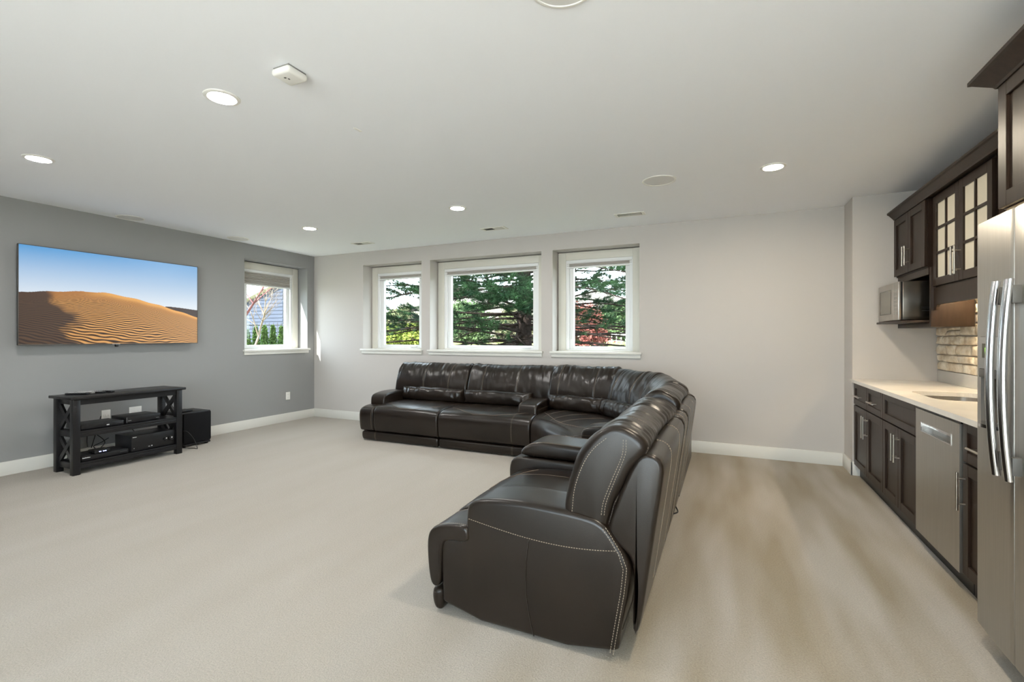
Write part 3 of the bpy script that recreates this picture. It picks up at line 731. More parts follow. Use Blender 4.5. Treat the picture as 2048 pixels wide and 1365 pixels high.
# ------------------------------------------------------------------ media stand and what stands on it
def stand():
    x0, x1, y0, y1 = -6.13, -5.755, 2.395, 3.402      # legs' outer faces
    t = thing('media_stand', ((x0+x1)/2, (y0+y1)/2, 0), 'black wooden media stand with X braced ends and two shelves', 'tv stand')
    B('top', 'black_wood', t, x0-0.028, x1+0.028, y0-0.028, y1+0.028, 0.738, 0.765, 0.006)
    w = 0.060
    for ly in (y0, y1-w):
        for lx in (x0, x1-w): B('leg', 'black_wood', t, lx, lx+w, ly, ly+w, 0, 0.7375, 0.003)
    for xa in (x0+0.012, x1-0.030): B('apron', 'black_wood', t, xa, xa+0.018, y0+w, y1-w, 0.682, 0.7375)
    for z0, z1 in ((0.365, 0.425), (0.055, 0.115)):
        B('shelf', 'black_wood', t, x0+0.02, x1-0.004, y0+w+0.0005, y1-w-0.0005, z1-0.022, z1, 0.002)
        B('shelf_rail', 'black_wood', t, x1-0.022, x1-0.003, y0+w+0.0005, y1-w-0.0005, z0, z1-0.0225, 0.002)
    for ys in (y0+0.018, y1-w+0.018):
        for z0, z1 in ((0.685, 0.737), (0.365, 0.425), (0.055, 0.115)):
            B('side_rail', 'black_wood', t, x0+w, x1-w, ys, ys+0.024, z0, z1, 0.002)
        for z0, z1 in ((0.425, 0.685), (0.115, 0.365)):
            for s in (0, 1):
                a, b = (x0+w, x1-w); za, zb = (z0, z1) if s == 0 else (z1, z0)
                h = 0.022; yo = ys + (0.002 if s else 0.0)
                dx, dz = b-a, zb-za; l = math.hypot(dx, dz); nx, nz = -dz/l*h, dx/l*h
                bm = bmesh.new(); prism(bm, [(a+nx, za+nz), (a-nx, za-nz), (b-nx, zb-nz), (b+nx, zb+nz)], 'y', yo, yo+0.020)
                geom = bm.verts[:]+bm.edges[:]+bm.faces[:]
                for pl, no in (((0, 0, z0), (0, 0, -1)), ((0, 0, z1), (0, 0, 1)), ((a, 0, 0), (-1, 0, 0)), ((b, 0, 0), (1, 0, 0))):
                    r = bmesh.ops.bisect_plane(bm, geom=bm.verts[:]+bm.edges[:]+bm.faces[:], plane_co=pl, plane_no=no, clear_outer=True)
                    bmesh.ops.holes_fill(bm, edges=[e for e in bm.edges if e.is_boundary])
                obj('brace', bm, 'black_wood', t)
stand()

def device(name, x0, x1, y0, y1, z0, z1, label, cat, m='black_metal'):
    t = thing(name, ((x0+x1)/2, (y0+y1)/2, z0), label, cat)
    for dx in (x0+0.03, x1-0.05):
        for dy in (y0+0.03, y1-0.05):
            B('foot', 'black_plastic', t, dx, dx+0.02, dy, dy+0.02, z0, z0+0.006)
    B('case', m, t, x0, x1-0.008, y0, y1, z0+0.006, z1, 0.003)
    B('front_panel', 'black_plastic', t, x1-0.008, x1, y0, y1, z0+0.006, z1, 0.002)
    return t
ZM, ZB_ = 0.4255, 0.1155
d = device('dvd_player', -6.08, -5.79, 2.475, 2.835, ZM, ZM+0.048, 'slim black disc player at the left of the middle shelf', 'dvd player')
B('disc_logo', 'print', d, -5.7899, -5.7894, 2.685, 2.708, ZM+0.018, ZM+0.028)
bm = bmesh.new()
for k in range(5): box(bm, -5.7899, -5.789, 2.765+k*0.013, 2.770+k*0.013, ZM+0.026, ZM+0.030)
obj('button', bm, 'print_grey', d)
d = device('cable_box', -6.09, -5.80, 2.865, 3.195, ZM, ZM+0.070, 'black cable box at the right of the middle shelf', 'cable box')
bm = bmesh.new(); box(bm, -5.7999, -5.799, 2.880, 2.910, ZM+0.026, ZM+0.034); box(bm, -5.7999, -5.799, 3.15, 3.18, ZM+0.022, ZM+0.028); obj('lettering', bm, 'print_grey', d)
B('edge_trim', 'print_grey', d, -5.7995, -5.7985, 2.866, 2.870, ZM+0.012, ZM+0.066)
d = device('disc_player', -6.06, -5.785, 2.475, 2.875, ZB_, ZB_+0.050, 'wide black player at the left of the bottom shelf with white lettering', 'disc player')
bm = bmesh.new()
for k in range(9): box(bm, -5.7849, -5.7842, 2.482+k*0.0072, 2.4875+k*0.0072, ZB_+0.030, ZB_+0.037+(0.002 if k % 3 == 0 else 0))
obj('lettering', bm, 'print', d)
bm = bmesh.new()
for k in range(6): box(bm, -5.7849, -5.7842, 2.800+k*0.011, 2.805+k*0.011, ZB_+0.028, ZB_+0.033)
obj('button', bm, 'print_grey', d)
d = device('router', -5.93, -5.80, 2.590, 2.720, ZB_+0.0505, ZB_+0.0505+0.034, 'small black router with glowing blue lights on the bottom shelf player', 'router', 'black_plastic')
bm = bmesh.new()
for k in range(6):
    if k != 2: box(bm, -5.7999, -5.7985, 2.625+k*0.011, 2.631+k*0.011, ZB_+0.066, ZB_+0.072)
obj('led', bm, 'led', d)
d = device('av_receiver', -6.10, -5.785, 2.905, 3.335, ZB_, ZB_+0.168, 'tall black audio receiver with two knobs on the bottom shelf', 'receiver')
B('groove', 'vent_dark', d, -5.7852, -5.7846, 2.908, 3.332, ZB_+0.108, ZB_+0.112)
for yk, rk in ((3.235, 0.020), (3.292, 0.026)):
    bm = bmesh.new(); lathe(bm, [(rk, 0.0), (rk, 0.014), (rk-0.003, 0.018), (0.004, 0.018)], (-5.785, yk, ZB_+0.083), 24, 'x', True); kn = obj('knob', bm, 'black_plastic', d, 40)
    bm = bmesh.new(); box(bm, -5.7668, -5.766, yk-0.001, yk+0.010, ZB_+0.083, ZB_+0.097); obj('pointer', bm, 'print', kn)
bm = bmesh.new()
for k in range(5): box(bm, -5.7849, -5.784, 2.915+k*0.0075, 2.921+k*0.0075, ZB_+0.152, ZB_+0.158)
box(bm, -5.7849, -5.784, 2.925, 2.931, ZB_+0.033, ZB_+0.039); box(bm, -5.7849, -5.784, 3.065, 3.082, ZB_+0.030, ZB_+0.035); box(bm, -5.7849, -5.784, 3.095, 3.105, ZB_+0.030, ZB_+0.040)
obj('lettering', bm, 'print', d)
# cable tangle behind the devices
def cable(pts, label, r=0.004, name='cable'):
    bm = bmesh.new(); p = catmull(pts, 8); tube(bm, p, r, 6)
    tag(obj(name, bm, 'cable', None, 60, origin=p[0]), label, 'cable', 'cables behind the media stand')
cable([(-6.10, 2.66, 0.20), (-6.20, 2.70, 0.26), (-6.26, 2.74, 0.36), (-6.20, 2.78, 0.30), (-6.12, 2.82, 0.22), (-6.16, 2.80, 0.15), (-6.22, 2.76, 0.10)], 'looped black cable hanging behind the router')
cable([(-6.07, 2.68, 0.185), (-6.17, 2.76, 0.30), (-6.24, 2.82, 0.40), (-6.26, 2.85, 0.48)], 'black cable rising straight from behind the router')
cable([(-6.13, 2.86, 0.25), (-6.22, 2.84, 0.20), (-6.25, 2.78, 0.16), (-6.20, 2.83, 0.10), (-6.15, 2.88, 0.06), (-6.22, 2.9, 0.02)], 'tangled black cable beside the receiver')
cable([(-6.12, 3.12, 0.25), (-6.22, 3.10, 0.33), (-6.30, 3.06, 0.42), (-6.385, 3.05, 0.44)], 'black cable rising above the receiver to the wall')

# remotes on the stand
def remote(x, y, rz, l, w, m, label, stripe):
    t = thing('remote_control', (x, y, 0.7655), label, 'remote', 'remote controls on the media stand'); t.rotation_euler.z = rz
    def loc(name, bm, mm):
        me = bpy.data.meshes.new(name); bmesh.ops.recalc_face_normals(bm, faces=bm.faces); bm.to_mesh(me); bm.free(); me.shade_smooth(); me.set_sharp_from_angle(angle=0.7); mesh_obj(name, me, mm, t)
    bm = bmesh.new(); box(bm, -l/2, l/2, -w/2, w/2, 0, 0.018, 0.005); loc('body', bm, m)
    bm = bmesh.new()
    for i in range(6):
        for j in range(3): box(bm, -l*0.38+i*l*0.13, -l*0.38+i*l*0.13+0.009, -w*0.3+j*w*0.22, -w*0.3+j*w*0.22+0.006, 0.018, 0.0205)
    loc('button', bm, stripe)
remote(-5.99, 2.530, 0.55, 0.20, 0.050, 'black_plastic', 'black remote nearest the left end of the media stand', 'print')
remote(-6.03, 2.605, 0.45, 0.18, 0.045, 'grey_plastic', 'grey remote lying second from the left on the stand', 'print')
remote(-5.98, 2.680, 0.45, 0.17, 0.045, 'black_plastic', 'black remote with white keys third from the left on the stand', 'print')
remote(-5.99, 2.755, 0.38, 0.19, 0.050, 'black_plastic', 'black remote furthest right in the row on the stand', 'print_grey')

# subwoofer with a small box on it
t = thing('subwoofer', (-6.17, 3.72, 0), 'black cube subwoofer on the floor beside the media stand', 'subwoofer')
B('cabinet', 'black_wood', t, -6.36, -6.005, 3.545, 3.895, 0.035, 0.42, 0.008)
B('grille', 'black_cloth', t, -6.005, -5.98, 3.553, 3.887, 0.055, 0.412, 0.010)
B('plinth', 'black_plastic', t, -6.35, -5.99, 3.555, 3.885, 0.018, 0.035, 0.004)
for a in (-6.33, -6.04):
    for b in (3.57, 3.84):
        bm = bmesh.new(); lathe(bm, [(0.018, 0), (0.022, 0.018)], (a+0.01, b+0.015, 0), 16, 'z', True); obj('foot', bm, 'black_plastic', t, 40)
t = thing('set_top_box', (-6.13, 3.66, 0.4205), 'small flat black box lying on top of the subwoofer', 'media box')
B('body', 'black_plastic', t, -6.22, -6.07, 3.585, 3.715, 0.421, 0.445, 0.006)
bm = bmesh.new(); tube(bm, catmull([(-6.22, 3.64, 0.433), (-6.27, 3.62, 0.440), (-6.33, 3.60, 0.430), (-6.375, 3.59, 0.426)], 6), 0.003, 6); obj('cord', bm, 'cable', t, 60)
cable([(-5.98, 3.50, 0.22), (-5.90, 3.545, 0.21), (-5.83, 3.58, 0.12), (-5.80, 3.60, 0.01), (-5.86, 3.60, 0.006), (-5.95, 3.56, 0.006), (-6.03, 3.50, 0.02), (-6.10, 3.47, 0.05)], 'thin black cable looping on the carpet in front of the subwoofer', 0.004)

# wall plates
def plate(y, z, w, h, label, kind):
    t = thing('wall_plate', (XL, y, z), label, 'outlet')
    B('plate', 'plastic_white', t, XL+0.0005, XL+0.007, y-w/2, y+w/2, z-h/2, z+h/2, 0.002)
    if kind == 'outlet':
        for dz in (-0.024, 0.024):
            s = B('socket', 'plastic_white', t, XL+0.007, XL+0.009, y-0.017, y+0.017, z+dz-0.015, z+dz+0.015, 0.002)
            bm = bmesh.new(); box(bm, XL+0.009, XL+0.0094, y-0.008, y-0.006, z+dz-0.005, z+dz+0.006); box(bm, XL+0.009, XL+0.0094, y+0.006, y+0.008, z+dz-0.005, z+dz+0.006); obj('slot', bm, 'grey_dark', s)
    else:
        for k in range(3): B('port', 'plastic_white', t, XL+0.007, XL+0.010, y-w*0.3+k*w*0.25, y-w*0.3+k*w*0.25+0.016, z-0.014, z+0.014, 0.002)
plate(5.392, 0.405, 0.078, 0.125, 'white outlet on the charcoal wall below the small window', 'outlet')
plate(2.958, 0.46, 0.085, 0.125, 'white wall plate behind the left player on the media stand', 'port')
plate(3.250, 0.46, 0.130, 0.125, 'wide white wall plate behind the cable box on the media stand', 'port')

# ------------------------------------------------------------------ kitchenette
XD = 1.125            # face of the base cabinet doors
ZC = 0.942            # counter top
def pull(parent, x, y, z, l, vertical=True, name='handle', out=0.034, r=0.0062):
    bm = bmesh.new(); h = l/2
    xx = x-out
    if vertical:
        tube(bm, [(xx, y, z-h), (xx, y, z+h)], r, 12)
        for dz in (-h*0.66, h*0.66): tube(bm, [(xx, y, z+dz), (x, y, z+dz)], r*0.75, 10)
    else:
        tube(bm, [(xx, y-h, z), (xx, y+h, z)], r, 12)
        for dy in (-h*0.66, h*0.66): tube(bm, [(xx, y+dy, z), (x, y+dy, z)], r*0.75, 10)
    return obj(name, bm, 'nickel', parent, 50)
def shaker(name, parent, x, y0, y1, z0, z1, st=0.058, m='cab', th=0.020, glass=None, rl=None):
    """recessed panel door facing -x, its face at x"""
    rl = st if rl is None else rl
    bm = bmesh.new(); b = 0.0015
    box(bm, x, x+th, y0, y0+st, z0, z1, b, 1); box(bm, x, x+th, y1-st, y1, z0, z1, b, 1)
    box(bm, x, x+th, y0+st, y1-st, z1-rl, z1, b, 1); box(bm, x, x+th, y0+st, y1-st, z0, z0+rl, b, 1)
    if glass is None: box(bm, x+0.011, x+th-0.002, y0+st-0.004, y1-st+0.004, z0+rl-0.004, z1-rl+0.004)
    else:
        nc, nr = glass; w = 0.018
        iy0, iy1, iz0, iz1 = y0+st, y1-st, z0+rl, z1-rl
        for c in range(1, nc): yc = iy0+(iy1-iy0)*c/nc; box(bm, x+0.002, x+th-0.003, yc-w/2, yc+w/2, iz0, iz1)
        for r_ in range(1, nr): zc = iz0+(iz1-iz0)*r_/nr; box(bm, x+0.0021, x+th-0.0031, iy0, iy1, zc-w/2, zc+w/2)
    o = obj(name, bm, m, parent, 30)
    if glass:
        for c in range(nc):
            for r_ in range(nr):
                B('pane', 'frost', o, x+0.012, x+0.016, iy0+(iy1-iy0)*c/nc, iy0+(iy1-iy0)*(c+1)/nc, iz0+(iz1-iz0)*r_/nr, iz0+(iz1-iz0)*(r_+1)/nr)
    return o
def base_cab(y0, y1, label, drawers, doors, false_front=False):
    t = thing('base_cabinet', (1.45, (y0+y1)/2, 0), label, 'cabinet', 'dark base cabinets under the counter')
    bm = bmesh.new(); xa, xb, za, zb = XD+0.0205, XK-0.003, 0.105, ZC-0.0305
    box(bm, xa, xb, y0+0.0005, y0+0.018, za, zb); box(bm, xa, xb, y1-0.018, y1-0.0005, za, zb)
    box(bm, xa, xb, y0+0.018, y1-0.018, za, za+0.018); box(bm, xb-0.012, xb, y0+0.018, y1-0.018, za+0.018, zb); box(bm, xa, xa+0.018, y0+0.018, y1-0.018, 0.68, 0.72)
    obj('carcass', bm, 'cab_in', t)
    B('toe_kick', 'black_wood', t, XD+0.048, XK-0.003, y0+0.0005, y1-0.0005, 0, 0.1045)
    g = 0.0025; dz0, dz1 = 0.700, ZC-0.036
    for a, b in drawers:
        dr = shaker('drawer_front', t, XD, a+g, b-g, dz0, dz1, 0.05, rl=0.05)
        if not false_front: pull(dr, XD, (a+b)/2, (dz0+dz1)/2-0.012, min(0.19, (b-a)*0.5), False)
    for a, b, hs in doors:
        dr = shaker('door', t, XD, a+g, b-g, 0.112, 0.690)
        pull(dr, XD, (a+0.030) if hs < 0 else (b-0.030), 0.545, 0.20)
    return t
Y0, Y1, Y2, Y3, Y4, Y5 = YJ-0.003, 5.103, 4.630, 4.262, 3.877, 3.238
base_cab(Y2+0.0, Y0, 'dark brown base cabinet at the far end with two small drawers', [(Y1, Y0), (Y2, Y1)], [(Y1, Y0, -1), (Y2, Y1, 1)])
base_cab(Y4, Y2, 'dark brown sink base cabinet with a plain false drawer front', [(Y4, Y2)], [(Y3, Y2, -1), (Y4, Y3, 1)], True)
base_cab(2.770, Y5-0.004, 'narrow dark brown base cabinet between the dishwasher and refrigerator', [(2.770, Y5-0.004)], [(2.770, Y5-0.004, 1)])

t = thing('dishwasher', (1.45, (Y4+Y5)/2, 0), 'stainless steel dishwasher with a recessed pocket handle', 'dishwasher')
B('tub', 'black_metal', t, XD+0.032, XK-0.003, Y5+0.001, Y4-0.001, 0.105, ZC-0.033)
B('toe_kick', 'black_plastic', t, XD+0.048, XK-0.003, Y5+0.001, Y4-0.001, 0, 0.1045)
xd = XD-0.010
bm = bmesh.new()
py0, py1, pz0, pz1 = 3.345, 3.775, 0.762, 0.812
zt, zb = ZC-0.052, 0.105
for (a, b, c, e) in ((Y5+0.004, py0, zb, zt), (py1, Y4-0.004, zb, zt), (py0, py1, pz1, zt), (py0, py1, zb, pz0)): box(bm, xd, xd+0.040, a, b, c, e)
bmesh.ops.remove_doubles(bm, verts=bm.verts, dist=1e-5)
door = obj('door', bm, 'steel', t)
bm = bmesh.new()
prism(bm, [(xd+0.0005, pz0+0.0005), (xd+0.012, pz0+0.004), (xd+0.036, pz0+0.022), (xd+0.036, pz1-0.001), (xd+0.0395, pz1-0.001), (xd+0.0395, pz0+0.0005)], 'y', py0+0.0005, py1-0.0005)
obj('pocket', bm, 'steel_h', door)
bm = bmesh.new()
for (a, b, c, e) in ((py0-0.006, py0, pz0-0.006, pz1+0.006), (py1, py1+0.006, pz0-0.006, pz1+0.006), (py0, py1, pz1, pz1+0.006), (py0, py1, pz0-0.006, pz0)): box(bm, xd-0.0025, xd, a, b, c, e)
obj('pocket_rim', bm, 'steel_h', door)
B('control_strip', 'black_plastic', t, xd+0.006, xd+0.04, Y5+0.004, Y4-0.004, ZC-0.0515, ZC-0.037)

# counter with an undermount sink cut-out
t = thing('countertop', (1.44, 4.2, ZC), 'white quartz countertop with a rounded sink cut-out and low upstand', 'countertop')
CX0, CX1, CY0, CY1 = 1.095, XK-0.002, 2.770, YJ-0.002
SX0, SX1, SY0, SY1, SR = 1.245, 1.640, 3.92, 4.50, 0.11
def rounded(x0, x1, y0, y1, r, n=8):
    out = []
    for cx, cy, a0 in ((x1-r, y1-r, 0), (x0+r, y1-r, PI/2), (x0+r, y0+r, PI), (x1-r, y0+r, 1.5*PI)):
        for k in range(n+1): a = a0+k/n*PI/2; out.append((cx+r*math.cos(a), cy+r*math.sin(a)))
    return out
def slab(bm, outer, inner, z0, z1):
    n = len(inner)
    def ring(P, z): return [bm.verts.new((p[0], p[1], z)) for p in P]
    it, ib, ot, ob = ring(inner, z1), ring(inner, z0), ring(outer, z1), ring(outer, z0)
    for a, b in ((it, ot), (ot, ob), (ob, ib), (ib, it)):
        for k in range(n): bm.faces.new((a[k], a[(k+1) % n], b[(k+1) % n], b[k]))
inner = rounded(SX0, SX1, SY0, SY1, SR)
cx, cy = (SX0+SX1)/2, (SY0+SY1)/2
def to_rect(p):
    dx, dy = p[0]-cx, p[1]-cy
    k = min((CX1-cx if dx > 0 else cx-CX0)/max(1e-9, abs(dx)), (CY1-cy if dy > 0 else cy-CY0)/max(1e-9, abs(dy)))
    return (cx+dx*k, cy+dy*k)
outer = [to_rect(p) for p in inner]
for cr in ((CX0, CY0), (CX0, CY1), (CX1, CY0), (CX1, CY1)):
    j = min(range(len(outer)), key=lambda i: math.hypot(outer[i][0]-cr[0], outer[i][1]-cr[1])); outer[j] = cr
bm = bmesh.new(); slab(bm, outer, inner, ZC-0.030, ZC)
bmesh.ops.remove_doubles(bm, verts=bm.verts, dist=1e-6)
obj('slab', bm, 'counter', t)
B('upstand', 'counter', t, XK-0.024, XK-0.002, CY0, CY1, ZC+0.0003, ZC+0.105, 0.002)
t = thing('kitchen_sink', (cx, cy, ZC-0.22), 'undermount steel sink set into the white countertop', 'sink')
bm = bmesh.new()
ro = rounded(SX0-0.012, SX1+0.012, SY0-0.012, SY1+0.012, SR+0.01); ri = rounded(SX0+0.004, SX1-0.004, SY0+0.004, SY1-0.004, SR-0.004); rb = rounded(SX0+0.02, SX1-0.02, SY0+0.02, SY1-0.02, SR-0.02)
rings = [[bm.verts.new((p[0], p[1], z)) for p in R] for R, z in ((ro, ZC-0.0305), (ri, ZC-0.0305), (ri, ZC-0.05), (rb, ZC-0.21))]
n = len(ro)
for a, b in zip(rings, rings[1:]):
    for k in range(n): bm.faces.new((a[k], a[(k+1) % n], b[(k+1) % n], b[k]))
bm.faces.new(rings[-1]); obj('basin', bm, 'steel', t, 40)
bm = bmesh.new(); lathe(bm, [(0.045, 0.002), (0.04, 0.006), (0.02, 0.004), (0.002, 0.004)], (cx, cy, ZC-0.21), 24); obj('drain', bm, 'steel_h', t, 40)

# ledger stones on the wall, each its own piece
rs = random.Random(3)
B('mortar_bed', 'mortar', wall_right, XK-0.006, XK, 2.75, YJ-0.0005, ZC+0.106, 1.87)
z = ZC+0.107; row = 0
while z < 1.86:
    h = rs.choice([0.066, 0.078, 0.088, 0.096])
    y = YJ-0.004; first = True
    while y > 2.76:
        l = rs.uniform(0.13, 0.34) if not first else rs.uniform(0.10, 0.26); first = False
        y2 = max(2.75, y-l)
        if y2 - 2.75 < 0.06: y2 = 2.75
        subs = [(z, z+h)] if (h < 0.09 or rs.random() < 0.6) else [(z, z+h*0.5), (z+h*0.5, z+h)]
        for za, zb in subs:
            bm = bmesh.new(); d = rs.uniform(0.022, 0.046)
            box(bm, XK-d, XK+0.001, y2+0.003, y-0.003, za+0.003, zb-0.003, min(0.008, (zb-za)*0.18), 1)
            bmesh.ops.subdivide_edges(bm, edges=[e for e in bm.edges if e.calc_length() > 0.03], cuts=2, use_grid_fill=True)
            for v in bm.verts:
                if v.co.x < XK-0.008:
                    nn = noise.noise_vector(v.co*22+Vector((row*3.1, 0, 0)))
                    v.co += Vector((nn.x*0.014, nn.y*0.010, nn.z*0.009))
                    v.co.z = min(max(v.co.z, za+0.001), zb-0.001)
                    v.co.y = min(max(v.co.y, y2+0.001), y-0.001)
            obj('stone', bm, 'stone', wall_right, 50)
        y = y2
    z += h; row += 1

# upper cabinets
XU1, XU2, XU3 = 1.440, 1.478, 1.505
def crown(t, x, y0, y1, z0, z1, proj=0.055, ret0=False, ret1=False):
    bm = bmesh.new()
    prism(bm, [(x+0.004, z0), (x-0.006, z0), (x-0.012, z0+0.010), (x-proj+0.012, z1-0.022), (x-proj, z1-0.016), (x-proj, z1), (x+0.004, z1)], 'y', y0, y1)
    obj('crown_molding', bm, 'cab', t)
ZU = 2.465
def upper(y0, y1, xf, z0, label, glass=None, doors=2, handle_z=None, lhs=None):
    t = thing('wall_cabinet', ((xf+XK)/2, (y0+y1)/2, z0), label, 'cabinet', 'dark wall cabinets')
    B('carcass', 'cab', t, xf+0.0205, XK-0.05, y0+0.0005, y1-0.0005, z0, ZU)
    w = (y1-y0)/doors; g = 0.002
    for k in range(doors):
        a, b = y0+k*w, y0+(k+1)*w
        dr = shaker('door', t, xf, a+g, b-g, z0+0.012, ZU-0.018, 0.062 if glass else 0.060, glass=glass)
        hy = (b-0.030) if (k == 0 and doors == 2) else (a+0.030)
        pull(dr, xf, hy, z0+0.155, 0.20 if glass else 0.17)
    return t
up1 = upper(4.810, YJ-0.002, XU1, 1.905, 'dark wall cabinet with two solid doors above the microwave')
# microwave niche below it
B('niche_side', 'cab', up1, XU1+0.03, XK-0.05, 4.775, 4.8095, 1.430, 1.9045, 0.002)
B('niche_side', 'cab', up1, XU1+0.03, XK-0.05, YJ-0.026, YJ-0.002, 1.430, 1.9045, 0.002)
B('niche_rail', 'cab', up1, XU1+0.025, XU1+0.045, 4.8100, YJ-0.0265, 1.850, 1.9040)
B('niche_bottom', 'cab', up1, XU1+0.03, XK-0.05, 4.8100, YJ-0.0265, 1.430, 1.468, 0.002)
B('tray', 'cab', up1, 1.295, XK-0.06, 4.84, YJ-0.045, 1.4685, 1.486, 0.003)
up2 = upper(3.850, 4.768, XU2, 1.735, 'dark wall cabinet with two glass paned doors and a valance', glass=(2, 3))
bm = bmesh.new()           # valance with a scooped end
pts = [(4.766, 1.7345), (4.766, 1.560), (4.730, 1.560), (4.722, 1.585), (4.705, 1.600), (4.690, 1.602)]
pts += [(3.93, 1.602), (3.915, 1.600), (3.898, 1.585), (3.890, 1.560), (3.852, 1.560), (3.852, 1.7345)]
prism(bm, pts, 'x', XU2+0.008, XU2+0.028); obj('valance', bm, 'cab', up2)
B('light_strip', 'warm', up2, 1.63, 1.66, 3.95, 4.70, 1.722, 1.7345, 0.002)
t = thing('crown_molding', (1.5, 4.17, ZU), 'dark crown molding running along the top of the wall cabinets', 'molding')
bm = bmesh.new(); prism(bm, [(XU1-0.002, ZU-0.012), (XU1-0.008, ZU-0.002), (XU1-0.042, ZU+0.036), (XU1-0.054, ZU+0.042), (XU1-0.054, ZU+0.058), (XK-0.05, ZU+0.058), (XK-0.05, ZU+0.0005), (XU1+0.02, ZU+0.0005), (XU1+0.015, ZU-0.012)], 'y', 2.826, YJ-0.002)
obj('profile', bm, 'cab', t)
up3 = upper(2.765, 3.846, XU3, 1.735, 'dark wall cabinet in the gap between glass doors and refrigerator surround', doors=2)
t = thing('refrigerator_cabinet', (1.4, 2.28, 1.90), 'deep dark cabinet above the refrigerator with crown molding', 'cabinet', 'dark wall cabinets')
FX = 1.072
B('carcass', 'cab', t, FX+0.0205, XK-0.05, 1.815, 2.745, 1.900, 2.452)
for a, b in ((2.280, 2.745), (1.815, 2.280)):
    dr = shaker('door', t, FX, a+0.002, b-0.002, 1.905, 2.438, 0.065)
    pull(dr, FX, a+0.030 if a > 2 else b-0.030, 2.02, 0.17)
bm = bmesh.new()            # crown wrapping the front and both sides, mitred at the corners
pr = [(0.0005, 2.432), (0.006, 2.432), (0.012, 2.442), (0.063, 2.483), (0.075, 2.489), (0.075, 2.505), (0.0005, 2.505)]
R = [[bm.verts.new((x_(p), y_(p), z)) for p, z in pr] for x_, y_ in ((lambda p: XK-0.05, lambda p: 1.8145-p), (lambda p: FX-p, lambda p: 1.8145-p), (lambda p: FX-p, lambda p: 2.7455+p), (lambda p: 1.40, lambda p: 2.7455+p))]
for a, b in zip(R, R[1:]):
    for k in range(len(pr)): bm.faces.new((a[k], a[(k+1) % len(pr)], b[(k+1) % len(pr)], b[k]))
bm.faces.new(R[0]); bm.faces.new(R[-1][::-1]); obj('crown_molding', bm, 'cab', t)

# microwave on the pulled-out tray
t = thing('microwave', (1.52, 5.23, 1.4865), 'stainless steel countertop microwave on the tray below the wall cabinet', 'microwave')
B('body', 'steel_dark', t, 1.335, 1.70, 4.940, 5.500, 1.492, 1.815, 0.006)
for a in (1.37, 1.65):
    for b in (4.97, 5.45): B('foot', 'black_plastic', t, a, a+0.02, b, b+0.02, 1.4865, 1.4915)
B('bezel', 'black_plastic', t, 1.325, 1.3348, 4.944, 5.496, 1.496, 1.811)
dr = B('door', 'steel', t, 1.305, 1.3248, 5.075, 5.500, 1.492, 1.815, 0.004)
B('door_glass', 'microglass', dr, 1.3035, 1.3048, 5.135, 5.440, 1.555, 1.755, 0.0)
bm = bmesh.new()
for (a, b, c, e) in ((5.128, 5.135, 1.548, 1.762), (5.440, 5.447, 1.548, 1.762), (5.135, 5.440, 1.755, 1.762), (5.135, 5.440, 1.548, 1.555)): box(bm, 1.3025, 1.3048, a, b, c, e)
obj('door_trim', bm, 'grey_dark', dr)
cp = B('control_panel', 'steel', t, 1.305, 1.3248, 4.940, 5.072, 1.492, 1.815, 0.004)
for r_ in range(7): B('key', 'grey_plastic', cp, 1.3035, 1.3048, 4.965, 5.048, 1.54+r_*0.032, 1.562+r_*0.032)
for k in range(3): B('side_vent', 'black_plastic', t, 1.46, 1.58, 4.9385, 4.9398, 1.565+k*0.014, 1.570+k*0.014)

